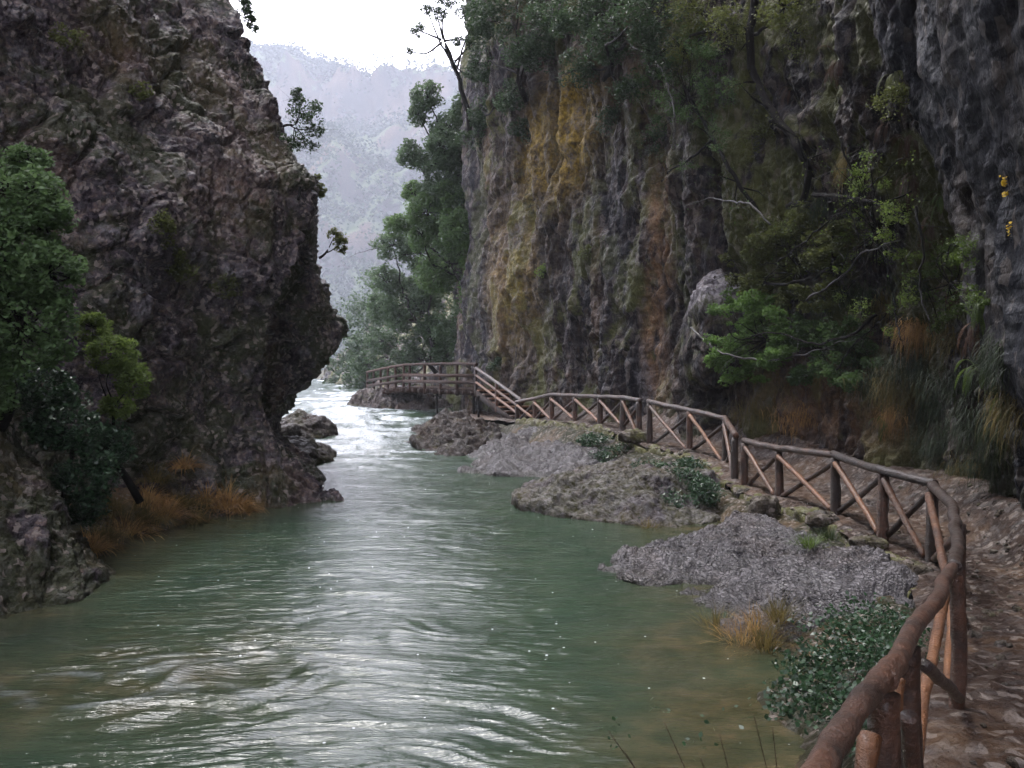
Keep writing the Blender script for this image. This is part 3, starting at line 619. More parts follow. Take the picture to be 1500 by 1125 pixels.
# ------------------------------------------------------------------ log railing
def log(name, parent, a, b, r0, r1=None, mat='log', bend=.0, seed=0, n=14, sides=14, mid=None):
    a = np.asarray(a, float); b = np.asarray(b, float); r1 = r1 or r0; fine = min(a[1], b[1]) < 9; n = max(n, int(np.linalg.norm(b-a)/(.035 if fine else .09))); sides = 26 if fine else sides; t = np.linspace(0, 1, n)[:, None]
    if mid is None: pts = a+(b-a)*t
    else:
        pl = np.array([a]+[np.asarray(k, float) for k in mid]+[b]); L = np.append(0, np.cumsum(np.linalg.norm(np.diff(pl, axis=0), axis=1)))
        s = np.linspace(0, L[-1], n); pts = np.stack([np.interp(s, L, pl[:, c]) for c in range(3)], 1); pts = smooth1(pts, 3, 0); pts[0] = a; pts[-1] = b
    rs = np.random.RandomState(seed)
    w = rs.normal(size=(3,))*bend; pts = pts+np.sin(t*math.pi)*w+np.stack([fbm(pts, 1.3, 2, seed=seed+k) for k in range(3)], 1)*bend*1.2*np.sin(t*math.pi)
    kn = sum(.28*np.exp(-((np.linspace(0, 1, n)-c)*np.linalg.norm(b-a)/.035)**2) for c in rs.rand(max(1, int(np.linalg.norm(b-a)*1.3))))
    mb = MB(); mb.tube(pts, np.linspace(r0, r1, n)*(1+.05*fbm(pts, 3.5, 3, seed=seed)+.5*kn*rs.rand()), sides, .22, seed, a=rs.rand())
    return mb.build(name, M[mat], parent)
def railing(name, label, posts, seed, rp=.075, rb=.042, rr=.062, dx=0, braces=None, groups=2, midpts=None, nearr=False):
    """posts: (x,y,zbase,ztop)"""
    p0 = posts[0]; t = thing(name, label, 'railing', (p0[0], p0[1], p0[2]), 'log railings along the path')
    k = seed
    for (x, y, z0, z1) in posts:
        lx = random.Random(k).uniform(-.02, .02)
        q = .52 if nearr and y < 9 else 1.; log('post', t, (x, y, z0-.25), (x+lx, y, z1-.02), rp*1.05*q, rp*.92*q, 'log', .008, k, 12, 16); k += 1
    for i in range(len(posts)-1):
        a, b = posts[i], posts[i+1]
        if braces and not braces[i]: continue
        d = np.array([b[0]-a[0], b[1]-a[1], 0]); L = np.linalg.norm(d); d /= L; n = np.array([-d[1], d[0], 0])
        A = np.array(a[:2]+(0,)); B = np.array(b[:2]+(0,)); e = d*.09; q = .56 if nearr and a[1] < 9 else 1.
        log('brace', t, A+e+n*.035+[0, 0, a[2]+.1], B-e+n*.035+[0, 0, b[3]-.1], rb*q, rb*.85*q, 'log', .012, k, 14, 12); k += 1
        log('brace', t, A+e-n*.035+[0, 0, a[3]-.1], B-e-n*.035+[0, 0, b[2]+.1], rb*1.05*q, rb*.9*q, 'brace', .012, k, 14, 12); k += 1
    i = 0
    while i < len(posts)-1:
        j = min(i+groups, len(posts)-1)
        a, b = posts[i], posts[j]; m = [(q[0], q[1], q[3]+.03) for q in posts[i+1:j]]
        if midpts and i in midpts: m = midpts[i]
        dv = np.array([b[0]-a[0], b[1]-a[1], b[3]-a[3]]); dv = dv/np.linalg.norm(dv)*.10
        log('handrail', t, np.array([a[0], a[1], a[3]+.03])-dv, np.array([b[0], b[1], b[3]+.03+.012*(i % 3)])+dv, rr*(1.0 if not (nearr and i >= 6) else .48), rr*(.95 if not (nearr and i >= 4) else (.56 if i < 6 else .43)), 'log', .02, k, 30, 18, mid=m or None); k += 1
        i = j
    return t
def RP(px, by, ty, d): a = W(px, by, d); b = W(px, ty, d); return (a[0], a[1], a[2], b[2])
railing('log_railing', 'far run of log railing next to the foot of the stairs',
        [RP(757, 620, 590, 36), RP(783, 616, 586, 34.8), RP(808, 618, 581, 33), RP(843, 618, 581, 31), RP(879, 622, 582, 29), RP(912, 627, 583, 27.4), RP(936, 640, 588, 26.3)], 10, rp=.085, rb=.05, rr=.065, groups=3)
railing('log_railing', 'middle run of log railing between the kink and the double post',
        [RP(952, 655, 590, 25.3), RP(1010, 664, 602, 23.3), RP(1062, 682, 615, 21.6), RP(1077, 712, 640, 19.9)], 60, rp=.08, rb=.045, rr=.065, groups=2)
near = [RP(1092, 716, 648, 19.4), RP(1140, 734, 660, 17.8), RP(1224, 756, 669, 15.5), RP(1293, 792, 690, 13.5), RP(1364, 828, 713, 12.4),
        (4.10, 8.75, .60, 1.54), (2.38, 5.15, 1.12, 1.87), (1.26, 3.02, 1.2, 2.12), (.935, 2.36, 1.2, 2.20), (.46, 1.5, 1.2, 2.25)]
railing('log_railing', 'near run of log railing curving from the double post to the foreground', near, 100, rp=.08, rb=.045, rr=.062, groups=2,
        midpts={6: [(1.76, 3.94, 2.03), (1.27, 3.02, 2.14)], 4: [(4.75, 10.3, 1.46), (4.06, 8.75, 1.57), (3.08, 6.6, 1.73)]}, nearr=True)

# ------------------------------------------------------------------ stairs and boardwalk
def plank(mb, a, b, w, th, up=(0, 0, 1), seed=0.):
    a = np.asarray(a, float); b = np.asarray(b, float); d = (b-a)/2; up = np.asarray(up, float); s = np.cross(d, up); s = s/np.linalg.norm(s); u = np.cross(s, d); u /= np.linalg.norm(u)
    mb.box((a+b)/2, d, s*w/2, u*th/2, seed)
S0 = W(762, 622, 36.0); S1 = W(697, 571, 41.0)         # outer foot and head of the flight
st = thing('wooden_stairs', 'flight of log steps climbing from the path to the boardwalk', 'stairs', S0)
run = S1-S0; hd = np.array([run[0], run[1], 0]); hd /= np.linalg.norm(hd); side = np.array([-hd[1], hd[0], 0]); side = side if side[0] > 0 else -side
Ws = 1.5
for s in (0, Ws):
    mb = MB(); plank(mb, S0+side*s-[0, 0, .12], S1+side*s-[0, 0, .12], .07, .26); mb.build('stringer', M['plank'], st)
for k in range(8):
    mb = MB(); c = S0+run*(k+.5)/8+[0, 0, .05]; mb.box(c+side*Ws/2, side*Ws/2, hd*.19, np.array([0, 0, .03]), random.random()); mb.build('tread', M['brace'], st)
    mb = MB(); mb.box(c+side*Ws/2-hd*.16-[0, 0, .09], side*(Ws/2-.02), hd*.015, np.array([0, 0, .065]), .2); mb.build('riser', M['plank'], st)
for f in (0., .5, 1.):
    b0 = S0+run*f; log('post', st, b0-[0, 0, .25], b0+[0, 0, .95], .075, .07, 'log', .01, 300+int(f*10))
for hh in (.35, .65, .95):
    log('handrail', st, S0-run*.02+[0, 0, hh], S1+run*.03+[0, 0, hh-.02], .05 if hh < .9 else .065, None, 'brace' if hh < .9 else 'log', .01, 310+int(hh*10), 16)
D0 = S1; D1 = W(592, 567, 47.5); D2 = W(538, 573, 55.5)
bw = thing('boardwalk', 'wooden boardwalk with a plank railing fixed along the foot of the cliff above the rapids', 'boardwalk', (D1+D2)/2)
for (a, b, w) in ((D0, D1, 1.8), (D1, D2, 1.8)):
    d = b-a; L = np.linalg.norm(d); d /= L; sd = np.array([-d[1], d[0], 0]); sd = sd if sd[0]+sd[1]*.3 > 0 else -sd
    mb = MB(); n = int(L/.16)
    for k in range(n): mb.box(a+d*(k+.5)*L/n+sd*w/2, d*(L/n/2-.008), sd*w/2, np.array([0, 0, .03]), random.random())
    mb.build('deck', M['plank'], bw)
    mb = MB(); plank(mb, a-[0, 0, .15]+sd*.05, b-[0, 0, .15]+sd*.05, .08, .2); mb.build('edge_beam', M['plank'], bw)
    for k in range(int(L/.75)+1):
        c = a+d*min(L-.1, .1+k*.75); mb = MB(); mb.box(c-[0, 0, .15]+sd*(w/2-.15), sd*(w/2+.05), d*.05, np.array([0, 0, .1]), .3); mb.build('joist', M['plank'], bw)
    for k in range(int(L/1.7)+1):
        c = a+d*min(L-.05, .05+k*1.7); log('post', bw, c-[0, 0, .3], c+[0, 0, 1.08], .07, .065, 'plank', .01, 400+k)
    for hh in (.3, .6):
        mb = MB(); plank(mb, a+[0, 0, hh]-sd*.05, b+[0, 0, hh]-sd*.05, .035, .15, seed=random.random()); mb.build('rail_board', M['plank'], bw)
    log('handrail', bw, a+[0, 0, 1.1]-d*.1, b+[0, 0, 1.1]+d*.1, .065, None, 'plank', .02, 440, 20)
for (px, d, r) in ((701, 39.4, .05), (694, 41.5, .05), (640, 44.5, .05)):
    p = W(px, 575, d); log('support_leg', bw, (p[0], p[1], -.8), (p[0], p[1], 1.6), .05, None, 'bark', 0, 470)

# ------------------------------------------------------------------ plants
def ellips(rs, n, shell=.6):
    v = rs.normal(size=(n, 3)); v /= np.linalg.norm(v, axis=1)[:, None]; return v*(rs.rand(n)**(1/3.)*shell+(1-shell)*rs.rand(n)**.15)[:, None]
def crownpts(rs, c, r, n, k=14, sub=.38):
    r = np.asarray(r, float)*np.ones(3); cs = ellips(rs, k, .5)*r*.8+c
    idx = rs.randint(0, k, n); off = ellips(rs, n, .7)*r*sub*(.6+.8*rs.rand(k))[idx][:, None]
    return cs[idx]+off, cs
def tree(name, label, cat, base, clumps, mat, leaf=.1, n=900, seed=0, trunk_r=.12, group=None, twigs=True, aspect=.5, trunkpts=None, bare=0, k=14, sub=.38, bark='bark', droop=None):
    rs = np.random.RandomState(seed); base = np.asarray(base, float)
    t = thing(name, label, cat, base, group)
    cl = [(np.asarray(c, float), r) for c, r in clumps]; cen = np.mean([c for c, r in cl], 0)
    tr = MB(); cr = MB()
    if trunkpts is None:
        fork = base+(cen-base)*.55; tp = [base-(cen-base)*.05, base+(cen-base)*.25+rs.normal(size=3)*.08*np.linalg.norm(cen-base), fork]
    else: tp = [np.asarray(q, float) for q in trunkpts]; fork = tp[-1]
    def bez(pts, r0, r1, sides=7, seed=0):
        pl = np.array(pts); L = np.append(0, np.cumsum(np.linalg.norm(np.diff(pl, axis=0), axis=1))); m = max(6, int(L[-1]/max(.05, r0*2.5))); m = min(m, 40)
        s = np.linspace(0, L[-1], m); q = np.stack([np.interp(s, L, pl[:, c]) for c in range(3)], 1); q = smooth1(q, 3, 0)
        q = q+np.stack([fbm(q, 1.5, 2, seed=seed+k) for k in range(3)], 1)*L[-1]*.03*np.sin(np.linspace(0, math.pi, m))[:, None]
        tr.tube(q, np.linspace(r0, r1, m), sides, .2, seed, a=rs.rand()); return q
    bez(tp, trunk_r, trunk_r*.6, 9, seed)
    for i, (c, r) in enumerate(cl):
        rr = np.asarray(r, float)*np.ones(3)
        p, cs = crownpts(rs, c, r, int(n*(rr.mean()/np.mean([np.mean(np.asarray(q)*np.ones(3)) for _, q in cl]))**2), k, sub)
        cr.leaves(p, leaf, rs, aspect=aspect)
        st_ = tp[-1] if rs.rand() < .6 else tp[max(0, len(tp)-2)]+(tp[-1]-tp[max(0, len(tp)-2)])*rs.rand()
        mid = (st_+c)/2+rs.normal(size=3)*.12*np.linalg.norm(c-st_)
        bez([st_, mid, c], trunk_r*.45, trunk_r*.16, 6, seed+i)
        if twigs:
            for s_ in cs[:max(4, len(cs)//2)]: bez([c, (c+s_)/2+rs.normal(size=3)*.08*rr.mean(), s_], trunk_r*.15, trunk_r*.05, 4, seed+i)
        for b in range(bare):
            e = c+(rs.normal(size=3))*rr*.9; bez([c, (c+e)/2+rs.normal(size=3)*.1*rr.mean(), e], trunk_r*.12, trunk_r*.03, 4, seed+b)
    tr.build('trunk', M[bark], t); cr.build('crown', M[mat], t)
    return t
def onrock(px, py, fb, only=None):
    h = hit(px, py, only); return (h[0], h[1]) if h else (W(px, py, fb), np.array([0, -1., 0]))

def pl(px, py, o=.3, only=('R', 'blk')):
    p, nn = onrock(px, py, 22, only); v = np.array([0, 0, H])-p; v /= np.linalg.norm(v); return p+v*o

# left bank
g_l = 'bushes on the left bank'
tree('evergreen_tree', 'dense dark green tree leaning out at the left edge of the picture', 'tree', W(-20, 640, 13.2),
     [(W(20, 280, 12.6), (.7, .8, .6)), (W(60, 320, 12.6), (.45, .7, .4)), (W(-10, 380, 12.2), (.8, .8, .8)), (W(70, 400, 12.4), (.55, .7, .5)), (W(30, 480, 12.2), (.8, .7, .7)), (W(-40, 550, 12), (.7, .7, .7)), (W(40, 235, 13), (.35, .4, .25))],
     'leaf_tree', .08, 3600, 11, .12, k=55, sub=.26)
tree('bush', 'yellow green bush growing against the left cliff', 'bush', W(165, 640, 15.4),
     [(W(165, 520, 15.2), (.55, .5, .42)), (W(195, 560, 15.2), (.36, .4, .38)), (W(135, 480, 15.4), (.4, .4, .3)), (W(170, 595, 15.4), (.3, .4, .25))], 'leaf_lime', .055, 2300, 12, .03, k=50, sub=.25)
tree('ivy_bush', 'dark glossy bush hanging over the left bank behind the mossy outcrop', 'bush', W(90, 740, 14.0),
     [(W(90, 620, 14), (.7, .6, .5)), (W(130, 690, 14.2), (.6, .5, .5)), (W(60, 570, 14), (.6, .6, .4)), (W(160, 650, 14.8), (.45, .4, .4)), (W(120, 740, 14.3), (.45, .4, .35))], 'leaf_ivy', .075, 2400, 13, .04, k=50, sub=.27)
tree('bush', 'thin olive shrub clinging halfway up the left cliff', 'bush', *[onrock(255, 430, 18)[0]], [(onrock(262, 385, 18)[0]+[0, -.1, 0], (.3, .3, .35)), (onrock(240, 340, 18)[0]+[0, -.1, 0], (.25, .3, .4))], 'leaf_moss', .07, 800, 14, .03)
k = 0
for (px, py, rr, mt, lb) in [(270, 380, .45, 'leaf_moss', 'small olive shrub in the middle of the left cliff face'), (200, 130, .3, 'leaf_moss', 'small shrub below the tan patch of the left cliff'),
        (330, 420, .35, 'leaf_moss', 'low tuft of leaves beside the dark hollow of the left cliff'), (90, 60, .35, 'leaf_moss', 'small shrub near the top left of the cliff')]:
    p, n = onrock(px, py, 18); tree('cliff_shrub', lb, 'shrub', p, [(p+n*.12, (rr, .25, rr*.8))], mt, .07, 500, 70+k, .02, group='shrubs on the left cliff'); k += 1
for (px, py, d, r, mt, lb, s) in [
        (446, 168, 23.6, [(446, 165, .5, .42), (462, 190, .3, .25), (430, 205, .35, .3), (455, 215, .22, .2), (440, 140, .3, .2)], 'leaf_dark', 'shrub with a bare stick standing out from the edge of the left cliff', 21),
        (470, 275, 23.6, [(468, 278, .2, .2), (460, 262, .2, .15)], 'leaf_moss', 'tiny round shrub on the skyline edge of the left cliff', 22),
        (498, 360, 23.8, [(500, 357, .25, .25), (490, 345, .2, .2)], 'leaf_moss', 'thin bare shrub sticking out low on the left cliff edge', 23),
        (365, 30, 24.5, [(363, 22, .25, .25), (370, 40, .18, .15), (358, 5, .2, .15)], 'leaf_dark', 'dark shrub at the very top of the left cliff edge', 24)]:
    base = onrock(px-32, py+18, d, ('L',))[0]
    tree('edge_shrub', lb, 'shrub', base, [(W(a, b, d), (c, c, e)) for a, b, c, e in r], mt, .075, 420, s, .035, group='shrubs along the edge of the left cliff', bare=5)

# tussocks of dry grass
def tussock(name, label, p, R, L, n, mat, seed, droop=1.6, w=.012, group='tussocks of dry grass on the left bank', outward=None, cat='grass tussock', spread=1.):
    rs = np.random.RandomState(seed); p = np.asarray(p, float)
    o = rs.normal(size=(n, 3))*[R*.45, R*.45, .02]; d = o/R*1.1*spread+rs.normal(size=(n, 3))*.22; d[:, 2] = .9+.3*rs.rand(n)
    if outward is not None: d = d*.6+np.asarray(outward)*.9
    mb = MB(); mb.blade(p+o, d, L*(.55+.6*rs.rand(n)), w*(.6+.8*rs.rand(n)), droop*(.5+rs.rand(n)).mean(), 5, rs.rand(n))
    return tag(mb.build(name, M[mat], smooth=False), label, cat, group)
tus = [(330, 728, .40, .62, 'grass_tan', 'bright orange tan tussock nearest the bare foot of the left cliff'), (300, 722, .34, .55, 'grass_tan', 'tan tussock just left of the brightest orange one'),
       (262, 728, .38, .55, 'grass_olive', 'olive tussock in the middle of the grassy bank'), (235, 745, .4, .55, 'grass_tan', 'tan tussock leaning to the water in mid bank'),
       (205, 752, .38, .5, 'grass_olive', 'dull tussock under the dark leaning trunk'), (180, 768, .35, .5, 'grass_tan', 'rusty tussock low at the water under the dark bush'),
       (150, 780, .3, .45, 'grass_olive', 'olive tussock beside the mossy outcrop'), (268, 670, .26, .42, 'grass_tan', 'small rusty tussock high on the grassy bank'),
       (130, 792, .26, .38, 'grass_tan', 'smallest tan tussock in the gap behind the mossy outcrop'), (225, 690, .3, .45, 'grass_olive', 'olive tussock on the upper bank'),
       (285, 752, .25, .36, 'grass_olive', 'short olive tussock at the waterline below the brightest one'), (215, 725, .3, .5, 'grass_tan', 'tan tussock halfway up beside the leaning trunk'),
       (350, 735, .25, .4, 'grass_tan', 'last small tan tussock against the dark rock'), (165, 740, .3, .5, 'grass_olive', 'shaggy olive tussock below the glossy bush')]
for k, (px, py, R, L, mt, lb) in enumerate(tus):
    h = hit(px, py+14, ('lbank', 'L')); p = h[0] if h else W(px, py, 17)
    tussock('grass_tussock', lb, p, R, L, 520, mt, 200+k, w=.016)
p = W(200, 735, 16.4); mb = MB(); mb.tube([W(205, 735, 16.2), W(185, 700, 16.0), W(165, 670, 15.9), W(150, 640, 15.6)], [.07, .06, .05, .04], 9, .2, 3)
tag(mb.build('dead_trunk', M['bark']), 'dark leaning dead stem among the tussocks on the left bank', 'trunk')
# rust brown growth on rocks left of the rapids
for k, (px, py, d, lb) in enumerate([(462, 600, 36.5, 'rust coloured tuft draping the upper rock at the rapids'), (470, 612, 36, 'rust coloured tuft lower on the rock at the rapids')]):
    z = down(*W(px, py, d)[:2], ('slab',)) or W(px, py, d)[2]
    tussock('grass_tussock', lb, (*W(px-12, py, d)[:2], z-.12), .45, .38, 260, 'rust', 240+k, w=.03, group='rusty tufts by the rapids')

# right bank plants
tree('ivy_bush', 'dark glossy ivy bush spilling over the back of the mossy boulder', 'bush', W(985, 735, 19.6),
     [(W(960, 690, 20.2), (.55, .6, .22)), (W(1000, 705, 19.6), (.55, .6, .28)), (W(1030, 720, 19), (.35, .5, .3)), (W(985, 740, 18.6), (.5, .5, .3)), (W(945, 765, 18), (.4, .4, .22)), (W(1010, 680, 20.6), (.4, .5, .15))], 'leaf_ivy', .06, 1900, 31, .02, k=34, sub=.5, bare=4)
tree('ivy_bush', 'low ivy between the far pale slab and the railing', 'bush', W(880, 655, 27), [(W(870, 645, 27), (.5, .6, .2)), (W(905, 660, 26), (.5, .5, .22)), (W(880, 672, 25.6), (.45, .5, .2))], 'leaf_ivy', .08, 900, 32, .02, k=28, sub=.5)
tree('bramble_bush', 'grey green bramble growing up beside the nearest stretch of railing', 'bush', W(1250, 1060, 6.8),
     [(W(1290, 915, 8.0), (.42, .5, .2)), (W(1230, 930, 7.6), (.38, .45, .2)), (W(1240, 975, 7.0), (.4, .4, .2)), (W(1180, 975, 6.8), (.26, .3, .2)), (W(1160, 1020, 6.3), (.2, .3, .16)), (W(1230, 1030, 6.0), (.3, .3, .2)), (W(1320, 960, 6.6), (.3, .4, .25)), (W(1290, 1060, 5.2), (.3, .35, .2))],
     'leaf_ivy', .040, 620, 33, .010, k=34, bare=9, aspect=.65, sub=.5)
for k, (px, py, mt, L, lb) in enumerate([(1050, 930, 'grass_olive', .4, 'thin olive grass tuft standing in the shallows at the tip of the large slab'), (1085, 945, 'grass_tan', .35, 'tan grass tuft at the waterline of the large slab'),
        (1120, 950, 'grass_olive', .42, 'olive grass tuft left of the bramble'), (1105, 925, 'grass_tan', .3, 'small tan tuft on the lower edge of the large slab'), (1140, 910, 'grass_olive', .35, 'olive tuft right above the tan ones on the large slab'),
        (1215, 790, 'grass_green', .25, 'fresh green tuft growing beside the kerb'), (1185, 800, 'fern', .25, 'bright green tuft on top of the large slab'), (950, 775, 'grass_olive', .25, 'short olive tuft below the ivy of the mossy boulder')]):
    h = hit(px, py, ('slab', 'bank')); p = h[0] if h else W(px, py, 11)
    tussock('grass_tussock', lb, p, .2, L, 200, mt, 260+k, w=.009, group='grass tufts on the right bank', droop=1.0)

# trees on the far side of the wall
g_t = 'trees on the wooded corner of the right cliff'
tree('corner_tree', 'grey green tree standing highest on the corner of the right cliff', 'tree', W(690, 330, 48),
     [(W(625, 140, 47), (.9, 1, .9)), (W(660, 190, 47), (1.2, 1.2, 1.2)), (W(640, 240, 47), (1.2, 1.2, 1.0)), (W(690, 240, 47), (1.0, 1, 1.2)), (W(612, 170, 47), (.6, .8, .6)), (W(668, 290, 47), (1.3, 1.2, 1.4)), (W(690, 150, 46.5), (1.0, 1, 1.0)), (W(650, 215, 46), (1.1, 1, 1.0)), (W(600, 225, 47), (.8, .9, .8)), (W(700, 210, 45), (.8, .8, .9)), (W(640, 285, 47.5), (1.2, 1.2, 1.2))], 'leaf_corner', .16, 2600, 41, .16, g_t, k=50, sub=.27)
tree('corner_tree', 'dense rounded tree below the bare topped one on the corner of the right cliff', 'tree', W(680, 440, 48),
     [(W(625, 310, 47), (1.3, 1.2, 1.0)), (W(665, 290, 47), (1.2, 1.2, 1.0)), (W(660, 350, 47), (1.4, 1.2, 1.2)), (W(605, 280, 48), (.7, .8, .6)), (W(690, 380, 47), (1.3, 1.2, 1.4)), (W(640, 400, 48), (1.3, 1.2, 1.3)), (W(618, 345, 47.5), (1.0, 1.2, 1.0)), (W(672, 335, 45.5), (1.2, 1.2, 1.2)), (W(585, 330, 48), (.9, 1, .7)), (W(695, 430, 45.5), (.9, .9, 1.3))], 'leaf_mid', .16, 2900, 42, .16, g_t, k=50, sub=.27)
tree('corner_tree', 'spreading grey green tree reaching left over the gorge above the boardwalk', 'tree', W(640, 520, 54),
     [(W(575, 360, 52), (1.3, 1.2, .9)), (W(615, 370, 52), (1.5, 1.3, 1.2)), (W(565, 410, 53), (1.2, 1.2, 1.0)), (W(620, 430, 53), (1.5, 1.3, 1.2)), (W(590, 470, 54), (1.2, 1.2, .9)), (W(655, 400, 50), (1.2, 1.2, 1.1)), (W(600, 440, 54), (1.9, 1.4, 1.5)), (W(665, 470, 52), (1.6, 1.3, 1.5)), (W(560, 450, 55), (1.2, 1.2, 1.1))], 'leaf_corner', .17, 2800, 43, .18, g_t, k=50, sub=.27, bare=3)
tree('corner_tree', 'dark tree close over the boardwalk', 'tree', W(640, 548, 56),
     [(W(600, 520, 55), (1.2, 1.2, .8)), (W(640, 480, 53), (1.3, 1.2, 1.0)), (W(560, 500, 58), (1.2, 1.2, 1.0)), (W(655, 520, 52), (1.0, 1, .8)), (W(680, 490, 50), (1.2, 1.2, 1.5)), (W(540, 535, 60), (1.4, 1.2, 1.0)), (W(585, 545, 58), (1.5, 1.2, 1.0)), (W(625, 500, 55), (1.7, 1.2, 1.4))], 'leaf_dark', .17, 2200, 44, .15, g_t, k=50, sub=.27)
for k, (px, py, d, R, lb) in enumerate([(530, 470, 85, 2.6, 'hazy tree in the gap beyond the left cliff'), (545, 520, 75, 2.0, 'hazy dark tree low over the far rapids'), (510, 540, 90, 2.2, 'faint tree just clear of the left cliff above the far water'), (560, 440, 95, 3.0, 'faint tall tree behind the spreading one')]):
    c = W(px, py, d); tree('far_tree', lb, 'tree', (c[0], c[1], .8), [(c, (R, R, R*1.1)), (c+[R*.7, 0, -R*.7], (R*.8, R*.8, R*.8)), (c+[-R*.6, 0, -R*.9], (R*.7, R*.7, R*.8)), (c+[0, 0, -R*1.6], (R*.9, R*.9, R))], 'leaf_dark', .32, 1100, 50+k, .25, 'hazy trees far up the gorge', twigs=False)
# trees and shrubs along the upper wall
top = [('overhanging_tree', 'tree with crooked bare limbs leaning into the sky from the top of the right cliff', W(690, 175, 44), [(W(612, 45, 42), (.45, .5, .35)), (W(640, 20, 42), (.5, .5, .35)), (W(700, 20, 42), (1.2, 1, .7)), (W(672, 60, 42), (.35, .4, .3)), (W(600, 75, 42), (.25, .3, .2)), (W(690, 65, 42.5), (.5, .5, .5)), (W(655, 0, 42), (.6, .5, .4)), (W(625, 15, 42), (.3, .4, .3)), (W(690, 110, 43), (.5, .5, .4))], 'leaf_dark', .10, 620, [W(688, 200, 44), W(684, 150, 43.5), W(672, 110, 43), W(650, 60, 42.5)], 8),
       ('overhanging_tree', 'leafy dark tree draping the cliff top right of the sky gap', pl(775, 150, 0), [(pl(725, 30, 1.6), (1.4, 1.2, 1.1)), (pl(712, 95, 1.2), (.9, .9, .9)), (pl(780, 75, 1.4), (1.3, 1, 1.1)), (pl(810, 20, 1.5), (1.3, 1.2, 1.0)), (pl(750, 140, 1.0), (1.0, .8, .8)), (pl(705, 160, .9), (.7, .7, .8)), (pl(760, -30, 1.5), (1.5, 1.2, 1.1))], 'leaf_dark', .13, 2300, None, 2),
       ('overhanging_tree', 'broad grey green tree hanging over the middle of the right cliff', pl(885, 120, 0), [(pl(850, 20, 1.4), (1.3, 1.2, 1.0)), (pl(905, 60, 1.3), (1.1, 1, .9)), (pl(950, 15, 1.3), (1.2, 1.1, .9)), (pl(965, 80, 1.1), (.7, .8, .7)), (pl(850, 100, 1.1), (1.0, .8, .7)), (pl(900, -20, 1.4), (1.3, 1.2, 1.0)), (pl(925, 130, 1.), (.7, .6, .6))], 'leaf_dark', .11, 2000, None, 3),
       ('overhanging_tree', 'olive tinged tree at the top of the picture behind the long dark trunk', pl(1060, 60, 0), [(pl(1020, 10, 1.1), (.9, .8, .7)), (pl(1070, 40, 1.0), (.7, .7, .6)), (pl(1000, 70, 1.0), (.7, .7, .6)), (pl(1150, 10, 1.0), (.7, .6, .5))], 'leaf_moss', .08, 1300, None, 4)]
for k, (nm, lb, b, cl, mt, lf, n, tp, bare) in enumerate(top):
    tree(nm, lb, 'tree', b, cl, mt, lf, n, 80+k, .13, 'trees along the top of the right cliff', trunkpts=tp, bare=bare, k=18)

g_s = 'shrubs growing on the right cliff face'
for k, (px, py, R, n, mt, lf, lb) in enumerate([
        (770, 190, .8, 700, 'leaf_dark', .1, 'dark shrub above the yellow lichen'), (700, 200, .9, 900, 'leaf_dark', .11, 'shrub on the shady corner edge of the right cliff'), (900, 180, .7, 500, 'leaf_dark', .09, 'thin shrub right of the yellow lichen'),
        (1000, 150, .8, 700, 'leaf_mid', .07, 'thin twiggy shrub left of the long dark trunk'), (960, 210, .6, 450, 'leaf_dark', .07, 'small shrub above the ochre streak'), (1040, 60, .7, 600, 'leaf_mid', .06, 'shrub at the top centre beside the long dark trunk'),
        (795, 400, .35, 250, 'leaf_lime', .08, 'small yellow green shrub in the middle of the streaked wall'), (860, 370, .3, 200, 'leaf_moss', .08, 'tiny olive shrub on the streaked wall'), (1120, 200, .6, 450, 'leaf_moss', .055, 'moss green shrub behind the long dark trunk'),
        (1180, 60, .5, 500, 'leaf_moss', .05, 'olive shrub at the top in front of the rusty hollow'), (730, 530, .5, 400, 'leaf_dark', .1, 'dark shrub above the head of the stairs'), (1320, 140, .35, 450, 'leaf_moss', .045, 'olive shrub on the slanting fin of rock'),
        (1400, 370, .3, 500, 'fern', .04, 'bright green patch of leaves on the rusty part of the near wall')]):
    p, nn = onrock(px, py, 30, ('R', 'blk')); tree('cliff_shrub', lb, 'shrub', p, [(p+nn*.2, (R, .3, R*.8)), (p+nn*.25+[R*.4, 0, R*.5], (R*.6, .3, R*.5))], mt, lf, n, 120+k, .02, g_s, bare=3)

